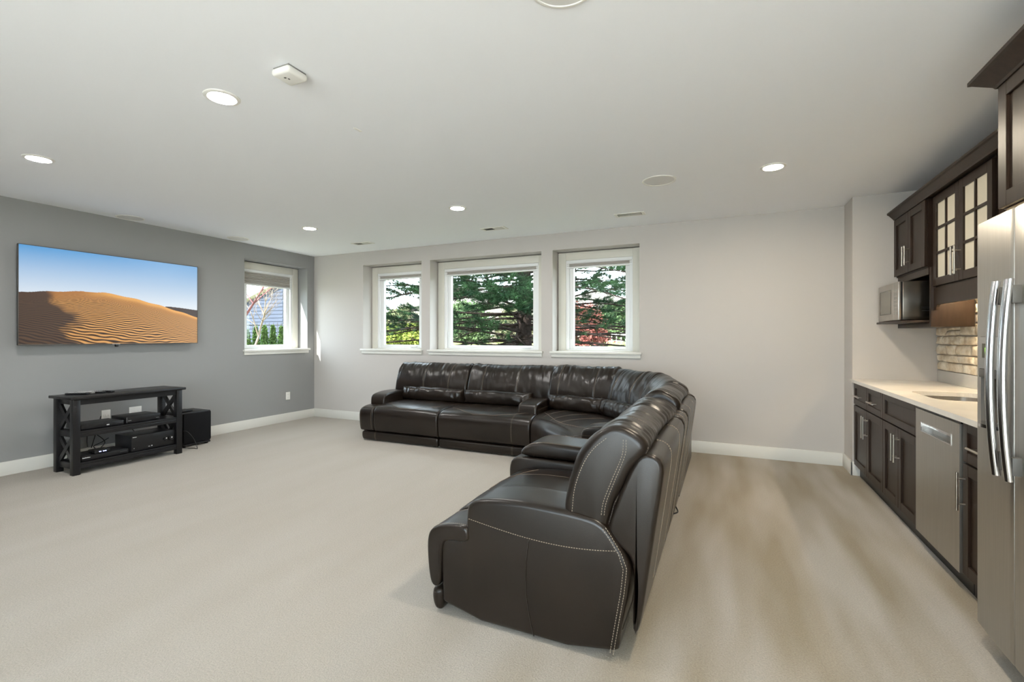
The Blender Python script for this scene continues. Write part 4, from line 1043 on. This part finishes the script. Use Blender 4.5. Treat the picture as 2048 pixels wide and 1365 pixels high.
# refrigerator
def fridge():
    y0, y1, ys = 1.820, 2.735, 2.412; xf = 0.985
    t = thing('refrigerator', (1.40, 2.28, 0), 'stainless steel side by side refrigerator with an ice dispenser', 'refrigerator')
    B('cabinet', 'grey_dark', t, 1.085, XK-0.06, y0+0.004, y1-0.004, 0.03, 1.825, 0.004)
    B('base_grille', 'grey_dark', t, 1.075, 1.12, y0+0.01, y1-0.01, 0.0, 0.095, 0.003)
    def door(a, b, holes=None):
        """gently bowed door with rounded vertical edges; a recess is cut for the dispenser"""
        n = 28; bm = bmesh.new(); P = []
        for k in range(n+1):
            u = 0.5-0.5*math.cos(PI*k/n) if k in (0, n) else 0.006+0.988*(k-1)/(n-2); y = a+(b-a)*u; e = min(u, 1-u)*(b-a)
            x = xf + 0.012*((y-(y0+y1)/2)/((y1-y0)/2))**2
            if e < 0.010: x += 0.010-math.sqrt(max(0, 0.010**2-(0.010-e)**2))
            P.append((x, y))
        zs = [0.100, 0.108, 0.985, 1.352, 1.835, 1.843]
        def inset(z): return 0.006 if z in (0.100, 1.843) else 0.0
        G = [[bm.verts.new((x+inset(z), y, z)) for x, y in P] for z in zs]
        for i in range(len(zs)-1):
            for k in range(n):
                if holes and zs[i] == 0.985 and holes[0] <= (P[k][1]+P[k+1][1])/2 <= holes[1]: continue
                bm.faces.new((G[i][k], G[i][k+1], G[i+1][k+1], G[i+1][k]))
        # back and edges
        bx = 1.078
        bk = [[bm.verts.new((bx, y, z)) for y in (a, b)] for z in (0.100, 1.843)]
        bm.faces.new((bk[0][0], bk[0][1], bk[1][1], bk[1][0]))
        bm.faces.new([bk[0][0]]+[G[0][k] for k in range(n+1)]+[bk[0][1]])
        bm.faces.new([bk[1][0]]+[G[-1][k] for k in range(n+1)]+[bk[1][1]])
        bm.faces.new([bk[0][0], bk[1][0]]+[G[i][0] for i in range(len(zs)-1, -1, -1)])
        bm.faces.new([bk[0][1], bk[1][1]]+[G[i][n] for i in range(len(zs)-1, -1, -1)])
        if holes:
            ks = [k for k in range(n) if holes[0] <= (P[k][1]+P[k+1][1])/2 <= holes[1]]
            rim = [G[2][k] for k in range(ks[0], ks[-1]+2)], [G[3][k] for k in range(ks[0], ks[-1]+2)]
            dp = 0.075
            lo = [bm.verts.new(v.co+Vector((dp, 0, 0.012))) for v in rim[0]]; hi = [bm.verts.new(v.co+Vector((dp, 0, 0))) for v in rim[1]]
            for j in range(len(lo)-1):
                bm.faces.new((rim[0][j], rim[0][j+1], lo[j+1], lo[j])); bm.faces.new((rim[1][j], rim[1][j+1], hi[j+1], hi[j])); bm.faces.new((lo[j], lo[j+1], hi[j+1], hi[j]))
            bm.faces.new((rim[0][0], lo[0], hi[0], rim[1][0])); bm.faces.new((rim[0][-1], lo[-1], hi[-1], rim[1][-1]))
            return obj('freezer_door', bm, 'steel', t, 40), (P[ks[0]][1], P[ks[-1]+1][1])
        return obj('fridge_door', bm, 'steel', t, 40)
    fz, (hy0, hy1) = door(ys+0.003, y1, (ys+0.085, y1-0.045))
    fd = door(y0, ys-0.003)
    B('gasket', 'black_plastic', t, 1.03, 1.084, ys-0.03, ys+0.03, 0.105, 1.838)
    xx = xf+0.012*((2.58-2.2775)/0.4575)**2
    # dispenser: control panel, display, brown band, cavity lip
    B('dispenser_panel', 'grey_plastic', fz, xx-0.004, xx+0.060, hy0+0.001, hy1-0.001, 1.215, 1.350, 0.003)
    B('dispenser_visor', 'grey_dark', fz, xx-0.004, xx+0.065, hy0+0.001, hy1-0.001, 1.178, 1.2145, 0.003)
    dsp = B('display', 'display', fz, xx-0.0055, xx-0.0042, hy1-0.105, hy1-0.035, 1.262, 1.322)
    bm = bmesh.new(); yc, zc, w, h = hy1-0.072, 1.290, 0.010, 0.014     # a lit 6
    for (a, b, c, e) in ((yc-w, yc+w, zc+h-0.003, zc+h), (yc-w, yc+w, zc-0.0015, zc+0.0015), (yc-w, yc+w, zc-h, zc-h+0.003), (yc+w-0.003, yc+w, zc-h, zc+h), (yc-w, yc-w+0.003, zc-h, zc)): box(bm, xx-0.0064, xx-0.0056, a, b, c, e)
    obj('digit', bm, 'led_green', dsp)
    bm = bmesh.new(); ctr = [(xx-0.004-0.028*math.sin(PI*k/14), hy0+(hy1-hy0)*k/14) for k in range(15)]
    prism(bm, ctr+[(xx+0.065, hy1), (xx+0.065, hy0)], 'z', 0.976, 0.990); obj('drip_tray', bm, 'steel_h', fz, 50)
    B('dispenser_paddle', 'grey_dark', fz, xx+0.040, xx+0.055, (hy0+hy1)/2-0.03, (hy0+hy1)/2+0.03, 1.06, 1.17, 0.004)
    # bowed bar handles with end mounts
    for par, yh, nm in ((fz, ys+0.045, 'handle'), (fd, ys-0.048, 'handle')):
        bm = bmesh.new(); n = 24; R = []
        z0, z1 = 0.812, 1.566
        for k in range(n+1):
            u = k/n; zz = z0+(z1-z0)*u; x = xf-0.030-0.020*(1-(2*u-1)**2)
            ring = []
            for j in range(12):
                a = 2*PI*j/12; ring.append(bm.verts.new((x+0.013*math.cos(a), yh+0.017*math.sin(a), zz)))
            R.append(ring)
        for a, b in zip(R, R[1:]):
            for j in range(12): bm.faces.new((a[j], a[(j+1) % 12], b[(j+1) % 12], b[j]))
        bm.faces.new(R[0][::-1]); bm.faces.new(R[-1])
        h = obj(nm, bm, 'steel_h', par, 50)
        for za in (0.835, 1.475):
            B('mount', 'grey_dark', h, xf-0.026, xf+0.010, yh-0.013, yh+0.013, za, za+0.068, 0.004)
fridge()

# ------------------------------------------------------------------ outdoors
GZ = 0.93
M['patio'] = mat('pale_concrete', lin(212, 209, 203), 0.9, spec=0.1, var=0.06, vscale=2, bump=0.2, bscale=80)
M['grass'] = mat('lawn', lin(84, 88, 46), 0.95, spec=0.1, col2=lin(102, 102, 62), vscale=1.2, bump=0.6, bscale=30, bdist=0.03)
M['bark'] = mat('pine_bark', lin(48, 40, 36), 0.95, spec=0.1, col2=lin(26, 21, 19), vscale=14, stretch=(3, 3, 0.6), bump=0.9, bscale=22, bdist=0.02)
M['twig'] = mat('bare_twigs', lin(92, 76, 66), 0.9, spec=0.1, var=0.2, vscale=5, bump=0.2, bscale=60)
M['needle'] = mat('pine_needles', lin(22, 46, 29), 0.8, spec=0.1, col2=lin(42, 66, 38), vscale=1.4, bump=0.02, bscale=50)
M['cedar'] = mat('arborvitae_leaves', lin(44, 66, 30), 0.85, spec=0.15, col2=lin(70, 92, 42), vscale=5, bump=0.02, bscale=50)
M['hedge'] = mat('yellow_green_leaves', lin(92, 104, 40), 0.85, spec=0.15, col2=lin(124, 130, 60), vscale=4, bump=0.02, bscale=50)
M['red_leaf'] = mat('red_maple_leaves', lin(100, 50, 45), 0.85, spec=0.15, col2=lin(126, 78, 70), vscale=3, bump=0.02, bscale=50)
M['redtwig'] = mat('reddish_twigs', lin(96, 62, 62), 0.85, spec=0.15, var=0.2, vscale=5, bump=0.1, bscale=60)
M['siding'] = mat('blue_grey_siding', lin(52, 57, 69), 0.7, spec=0.2, var=0.05, vscale=2, bump=0.03, bscale=100)
M['siding_tan'] = mat('tan_siding', lin(128, 120, 108), 0.7, spec=0.2, var=0.05, vscale=2, bump=0.03, bscale=100)
M['roof'] = mat('grey_shingles', lin(122, 116, 112), 0.9, spec=0.1, var=0.15, vscale=9, bump=0.4, bscale=40, bdist=0.02)
M['iron'] = mat('black_iron', (0.02, 0.02, 0.02, 1), 0.5, bump=0.02, bscale=100)
M['brick'] = mat('red_brick_pot', lin(112, 52, 42), 0.8, spec=0.2, var=0.2, vscale=30, bump=0.2, bscale=80)
M['greybark'] = mat('pale_bark', lin(120, 106, 94), 0.9, spec=0.1, var=0.2, vscale=8, bump=0.3, bscale=60)
M['pot_soil'] = mat('soil', lin(60, 50, 42), 0.9, bump=0.2, bscale=60)

bm = bmesh.new()
xo, yo = XL-TH, YB+TH
for (a, b, c, e) in ((-70, xo, YR-TH, 90), (xo, 60, yo, 90)):
    box(bm, a, b, c, e, GZ-0.3, GZ)
g = obj('ground_outside', bm, 'grass'); tag(g, 'sunlit yellow green lawn outside the windows', None, None, 'structure')

bm = bmesh.new(); box(bm, -40, 40, -40, YR-TH, -0.35, -0.03)  # unseen pale ground, added to throw daylight up to the ceiling
tag(obj('added_patio', bm, 'patio'), 'unseen pale concrete patio added behind the camera to bounce daylight indoors', None, None, 'structure')
def leaf_mass(pts, size, n_each, rnd, spread, elong=1.0):
    """one mesh of many small leaf triangles scattered around the given points"""
    N = len(pts)*n_each
    base_ = np.repeat(np.array(pts), n_each, axis=0)
    c = base_ + rnd.normal(0, 1, (N, 3))*spread
    d = rnd.normal(0, 1, (N, 3)); d /= np.linalg.norm(d, axis=1)[:, None]
    e = np.cross(d, rnd.normal(0, 1, (N, 3))); e /= np.linalg.norm(e, axis=1)[:, None]
    s = size*rnd.uniform(0.6, 1.3, (N, 1))
    v = np.stack([c-e*s*0.5, c+e*s*0.5, c+d*s*elong], 1).reshape(-1, 3)
    f = np.arange(3*N).reshape(-1, 3)
    return v, f
def np_mesh(name, v, f, m, parent, org):
    me = bpy.data.meshes.new(name); v = v-np.array(org)
    me.vertices.add(len(v)); me.vertices.foreach_set('co', v.astype(np.float32).ravel())
    me.loops.add(f.size); me.loops.foreach_set('vertex_index', f.astype(np.int32).ravel())
    me.polygons.add(len(f)); me.polygons.foreach_set('loop_start', (np.arange(len(f))*f.shape[1]).astype(np.int32)); me.polygons.foreach_set('loop_total', np.full(len(f), f.shape[1], np.int32))
    me.update(); me.validate()
    return mesh_obj(name, me, m, parent)

def pine(x, y, height, spread, seed, label, trunk_r=0.19, dens=1.0, z_first=0.15):
    t = thing('pine_tree', (x, y, GZ), label, 'tree', 'pine trees outside the windows')
    rn = random.Random(seed); rnp = np.random.default_rng(seed)
    bm = bmesh.new(); pts = []; rad = []
    for k in range(15):
        u = k/14; pts.append((x+0.05*math.sin(5*u), y+0.05*math.sin(4*u+1), GZ-0.1+height*u)); rad.append(trunk_r*(1-0.9*u)+0.015+(0.05 if k == 0 else 0))
    tube(bm, pts, rad, 12); obj('trunk', bm, 'bark', t, 60)
    bm = bmesh.new(); tufts = []; dirs = []
    nb = int(95*dens)
    for b in range(nb):
        u = (b/nb)**1.15; z0 = GZ+z_first+(height-0.3-z_first)*u
        az = b*2.39996+rn.uniform(-.3, .3); L_ = spread*(1-0.80*u)*rn.uniform(0.75, 1.1)
        if math.sin(az) < -0.05: L_ = min(L_, max(0.4, (y-6.95)/-math.sin(az)-0.55))
        rise = rn.uniform(-0.10, 0.14)+0.30*u; droop = rn.uniform(0.05, 0.16)*(1-u*0.8)
        P = []
        for k in range(9):
            s = k/8; r_ = L_*s
            P.append(Vector((x+math.cos(az+0.12*math.sin(3*s+b))*r_, y+math.sin(az+0.12*math.sin(3*s+b))*r_, z0+rise*r_-droop*r_*r_*0.35+0.05*math.sin(7*s+b))))
        tube(bm, P, [0.028*(1-s/9)*(1-0.5*u)+0.004 for s in range(9)], 5, False)
        for k in range(2, 9):
            for q_ in range(3 if k < 8 else 2):
                a2 = az+rn.choice((-1, 1))*rn.uniform(0.4, 1.1); l2 = rn.uniform(0.25, 0.6)*(1-0.3*u)
                p0 = P[k]; p2 = p0+Vector((math.cos(a2)*l2, math.sin(a2)*l2, rn.uniform(-0.10, 0.16)))
                pm = p0.lerp(p2, 0.5)+Vector((0, 0, rn.uniform(-.03, .05)))
                tube(bm, [p0, pm, p2], [0.007, 0.005, 0.0025], 3, False)
                if k >= 4 or rn.random() < 0.12:
                    if math.hypot(p2.x-x, p2.y-y) < 1.0: continue
                    pr = max(0.10, min(0.95, (p2.z-GZ-0.45)/0.6))
                    for w in (0.35, 0.6, 0.8, 1.0):
                        if rn.random() < pr: tufts.append(tuple(p0.lerp(p2, w))); dirs.append(tuple((p2-p0).normalized()))
    o = obj('branches', bm, 'bark', t, normals=False); o['kind'] = 'stuff'
    T = np.array(tufts); Dv = np.array(dirs); n = 34; N = len(T)*n
    c = np.repeat(T, n, 0); dd = np.repeat(Dv, n, 0)*0.9 + rnp.normal(0, 0.55, (N, 3)); dd[:, 2] += 0.05
    dd /= np.linalg.norm(dd, axis=1)[:, None]
    e = np.cross(dd, rnp.normal(0, 1, (N, 3))); e /= np.linalg.norm(e, axis=1)[:, None]
    L_ = rnp.uniform(0.10, 0.19, (N, 1)); w = 0.0042
    c = c + rnp.normal(0, 0.012, (N, 3))
    v = np.stack([c-e*w, c+e*w, c+dd*L_], 1).reshape(-1, 3)
    o = np_mesh('needles', v, np.arange(3*N).reshape(-1, 3), 'needle', t, (x, y, GZ)); o['kind'] = 'stuff'
pine(-4.34, 10.1, 6.5, 4.7, 11, 'tall pine with a dark trunk seen through the wide middle window', 0.185, 2.4)

def bush(name, x, y, w, h, m, label, seed, cone=False, cat='shrub', group=None, n=420, size=0.07):
    t = thing(name, (x, y, GZ), label, cat, group); rnp = np.random.default_rng(seed)
    bm = bmesh.new()
    for k in range(5):
        a = k*1.3; tube(bm, [(x, y, GZ-0.05), (x+0.1*w*math.cos(a), y+0.1*w*math.sin(a), GZ+h*0.4), (x+0.25*w*math.cos(a), y+0.25*w*math.sin(a), GZ+h*0.75)], [0.02, 0.012, 0.005], 4)
    obj('stem', bm, 'twig', t)
    uu = rnp.uniform(0, 1, n); aa = rnp.uniform(0, 2*PI, n); rr = rnp.uniform(0.55, 1, n)
    if cone: R = 0.5*w*np.clip(1.05-uu, 0.03, 1)**0.75*np.clip(uu*8, 0.5, 1)*rr
    else: R = 0.5*w*np.sqrt(np.clip(1-(uu*1.15-0.25)**2, 0.02, 1))*rr
    pts = np.stack([x+R*np.cos(aa), y+R*np.sin(aa), GZ+0.03+uu*h], 1)
    v, f = leaf_mass(pts, size, 14, rnp, 0.05*w, 1.0)
    o = np_mesh('foliage', v, f, m, t, (x, y, GZ)); o['kind'] = 'stuff'
def ray(px, D):      # point at depth D in front of the camera, horizontal pixel px (used to lay out what stands outdoors)
    s, c = math.sin(math.radians(24.48)), math.cos(math.radians(24.48)); X = (px-1024)/944.3*D
    return X*c-D*s, X*s+D*c
for k, (px, D, w, h, lb) in enumerate(((780, 22, 1.1, 0.85, 'round yellow green shrub left in the corner window'), (808, 25.5, 1.2, 1.0, 'round yellow green shrub in the middle of the corner window'), (832, 22, 1.1, 0.95, 'round yellow green shrub right in the corner window'))):
    bush('shrub', *ray(px, D), w, h, 'hedge', lb, 40+k, group='yellow green shrubs across the lawn', n=300, size=0.10)
bush('red_maple', *ray(1160, 20), 2.3, 1.6, 'red_leaf', 'red leaved maple shrub low in the window above the sofa corner', 50, n=600, size=0.10)
for k, (px, D, h) in enumerate(((494, 13.0, 0.55), (512, 13.7, 0.66), (529, 13.0, 0.68), (546, 13.7, 0.70), (563, 13.0, 0.66))):
    bush('arborvitae', *ray(px, D), 0.20, h, 'cedar', ['narrow arborvitae at the left edge of the small window', 'arborvitae behind the pale bare tree', 'darker cone shaped arborvitae in the middle of the small window', 'bright cone shaped arborvitae right of the middle in the small window', 'pale arborvitae beside the window frame above the pot'][k], 60+k, True, 'evergreen', 'row of small evergreens by the iron fence', 420, 0.05)

def bare_tree(name, x, y, h, seed, m, label, lean=(0, 0), r0=0.04, depth=5, start=0.0, spread=0.75):
    t = thing(name, (x, y, GZ), label, 'tree'); rn = random.Random(seed); bm = bmesh.new(); tb = bmesh.new()
    def grow(p, d, l, r, lev):
        P = [p]; dd = d.copy(); seg = 4
        for k in range(seg):
            dd = (dd+Vector((rn.uniform(-.16, .16), rn.uniform(-.16, .16), rn.uniform(-.06, .12)))).normalized(); P.append(P[-1]+dd*l/seg)
        tube(tb if lev == 0 else bm, P, [r*(1-0.5*k/seg) for k in range(seg+1)], 6 if lev < 2 else 3, False)
        if lev < depth:
            for q_ in range(3 if lev else 5):
                k = rn.randint(1 if lev else 2, seg); a = rn.uniform(0, 2*PI); s = rn.uniform(0.4, spread)
                side = Vector((math.cos(a), math.sin(a), rn.uniform(-0.1, 0.5)))
                grow(P[k], (dd*(1-s*0.5)+side*s).normalized(), l*rn.uniform(0.5, 0.75), r*0.5, lev+1)
    grow(Vector((x, y, GZ-0.05)), Vector((lean[0], lean[1], 1)).normalized(), h*0.45, r0, 0)
    obj('trunk', tb, m, t, 60); o = obj('branches', bm, m, t, normals=False); o['kind'] = 'stuff'
bare_tree('bare_tree', *ray(505, 11.2), 2.2, 5, 'greybark', 'small pale barked bare tree low in the small grey window', (0.1, 0.1), 0.034, 6)
bare_tree('bare_tree', *ray(432, 9.6), 4.0, 8, 'redtwig', 'bare tree with reddish twigs reaching into the small grey window', (0.34, 0.40), 0.026, 6, 0, 0.95)

# neighbouring house with lap siding, each course its own board
def house():
    px0, D = 470, 21.0
    a = Vector(ray(452, 21.5)); b = Vector(ray(566, 20.0))
    t = thing('neighbour_house', (a.x, a.y, GZ), 'blue grey sided gabled house seen through the small grey window', 'house')
    d = (b-a); L_ = d.length; d.normalize(); n = Vector((d.y, -d.x))
    if n.dot(-a) < 0: n = -n
    def q(s, o, z): return (a.x+d.x*s+n.x*o, a.y+d.y*s+n.y*o, z)
    # roof rises towards the right: eave height at s=0 to the ridge at s=L
    def top(s): return GZ+1.53+(s/L_)*1.17
    bm = bmesh.new(); v = [bm.verts.new(q(*p)) for p in ((0, -0.02, GZ-0.1), (L_, -0.02, GZ-0.1), (L_, -0.02, top(L_)), (0, -0.02, top(0)))]
    w = [bm.verts.new(q(*p)) for p in ((0, -5, GZ-0.1), (L_, -5, GZ-0.1), (L_, -5, top(L_)), (0, -5, top(0)))]
    for f in ((v), (w[::-1])): bm.faces.new(f)
    for k in range(4): bm.faces.new((v[k], w[k], w[(k+1) % 4], v[(k+1) % 4]))
    obj('walls', bm, 'siding', t)
    z = GZ
    while z < top(L_)-0.1:
        s0 = max(0.0, (z+0.15-GZ-1.53)/1.17*L_)
        bm = bmesh.new(); P = [q(s0, 0.0, z), q(L_, 0.0, z), q(L_, 0.03, z), q(s0, 0.03, z), q(s0, 0.0, z+0.16), q(L_, 0.0, z+0.16), q(L_, 0.006, z+0.16), q(s0, 0.006, z+0.16)]
        vv = [bm.verts.new(p) for p in P]
        for f in ((0,1,2,3), (4,5,6,7), (0,1,5,4), (3,2,6,7), (0,3,7,4), (1,2,6,5)): bm.faces.new([vv[i] for i in f])
        obj('siding_board', bm, 'siding', t); z += 0.155
    bm = bmesh.new()
    for (s0, s1, z0, z1) in ((-0.3, L_+0.2, 0.02, 0.26),):
        P = [q(s0, 0.25, top(s0)+z0), q(s1, 0.25, top(s1)+z0), q(s1, 0.25, top(s1)+z1), q(s0, 0.25, top(s0)+z1), q(s0, -5.2, top(s0)+z0), q(s1, -5.2, top(s1)+z0), q(s1, -5.2, top(s1)+z1), q(s0, -5.2, top(s0)+z1)]
        vv = [bm.verts.new(p) for p in P]
        for f in ((0,1,2,3), (4,5,6,7), (0,1,5,4), (3,2,6,7), (0,3,7,4), (1,2,6,5)): bm.faces.new([vv[i] for i in f])
    obj('roof', bm, 'white', t)
house()
# iron fence in front of the evergreens
a, b = Vector(ray(440, 14.2)), Vector(ray(575, 14.0)); d = (b-a).normalized(); L_ = (b-a).length
t = thing('iron_fence', (a.x, a.y, GZ), 'thin black iron fence behind the small evergreens', 'fence')
bm = bmesh.new()
for z in (0.12, 0.78): tube(bm, [(a.x, a.y, GZ+z), (b.x, b.y, GZ+z)], 0.014, 4)
obj('rail', bm, 'iron', t)
k = 0.0
while k < L_:
    bm = bmesh.new(); p = a+d*k; tube(bm, [(p.x, p.y, GZ), (p.x, p.y, GZ+0.85)], 0.009, 4); obj('bar', bm, 'iron', t); k += 0.13
# white fence across the lawn, right window
a, b = Vector(ray(1195, 30)), Vector(ray(1330, 30)); d = (b-a).normalized(); L_ = (b-a).length
t = thing('white_fence', (a.x, a.y, GZ), 'white railing fence far across the lawn on the right', 'fence')
bm = bmesh.new()
for z in (0.15, 0.55): tube(bm, [(a.x, a.y, GZ+z), (b.x, b.y, GZ+z)], 0.04, 4)
obj('rail', bm, 'white', t)
k = 0.0
while k < L_:
    bm = bmesh.new(); p = a+d*k; tube(bm, [(p.x, p.y, GZ), (p.x, p.y, GZ+0.7)], 0.03, 4); obj('picket', bm, 'white', t); k += 0.30
# pale houses far behind the pines
def far_house(px, D, w, h, label, m):
    x, y = ray(px, D); t = thing('far_house', (x, y, GZ), label, 'house')
    B('walls', m, t, x-w/2, x+w/2, y, y+7, GZ-0.2, GZ+h)
    bm = bmesh.new(); prism(bm, [(x-w/2-0.4, GZ+h), (x+w/2+0.4, GZ+h), (x, GZ+h+2.2)], 'y', y-0.4, y+7.4); obj('roof', bm, 'roof', t)
    for k in range(3):
        xx = x-w*0.3+k*w*0.3
        f = B('window', 'white', t, xx-0.6, xx+0.6, y-0.06, y-0.001, GZ+1.0, GZ+2.4)
        B('pane', 'microglass', f, xx-0.5, xx+0.5, y-0.08, y-0.061, GZ+1.1, GZ+2.3)
far_house(905, 48, 13, 3.6, 'pale tan house far behind the tall pine', 'siding_tan')
far_house(1190, 52, 12, 3.4, 'pale tan house far behind the window above the sofa corner', 'siding_tan')

# loose line of trees at the far side of the lawn
M['far_leaf'] = mat('distant_leaves', lin(86, 92, 62), 0.9, spec=0.1, col2=lin(124, 116, 92), vscale=0.6, bump=0.02, bscale=50)
M['far_dark'] = mat('distant_evergreen', lin(48, 66, 44), 0.9, spec=0.1, col2=lin(78, 92, 58), vscale=0.6, bump=0.02, bscale=50)
for k, (px, D, w, h, m, lb) in enumerate(((800, 42, 3.4, 2.6, 'far_leaf', 'distant pale green tree in the corner window'), (935, 38, 3.6, 2.9, 'far_dark', 'distant green tree left behind the tall pine'), (1030, 42, 3.2, 2.6, 'far_leaf', 'distant pale tree behind the pine trunk'), (1235, 40, 3.6, 3.0, 'far_dark', 'distant green tree above the white fence'))):
    bush('background_tree', *ray(px, D), w, h, m, lb, 80+k, cat='tree', group='trees at the far side of the lawn', n=900, size=0.20)

# potted brick planter on the outer ledge of the small window
x, y = XL-TH-0.12, 5.35
t = thing('planter', (x, y, 1.08), 'small red brick planter on the ledge outside the small window', 'planter')
B('pot', 'brick', t, x-0.05, x+0.05, y-0.075, y+0.075, 1.115, 1.195, 0.006); B('soil', 'pot_soil', t, x-0.042, x+0.042, y-0.066, y+0.066, 1.1955, 1.199)
bm = bmesh.new(); box(bm, XL-TH-0.20, XL-TH, WLY[0]-0.05, WLY[1]+0.05, WZ0-0.09, WZ0-0.045, 0.004)
tag(obj('window_ledge', bm, 'white', None, 35, origin=(XL-TH-0.1, 5.2, WZ0-0.09)), 'white outer ledge below the small window', None, None, 'structure')
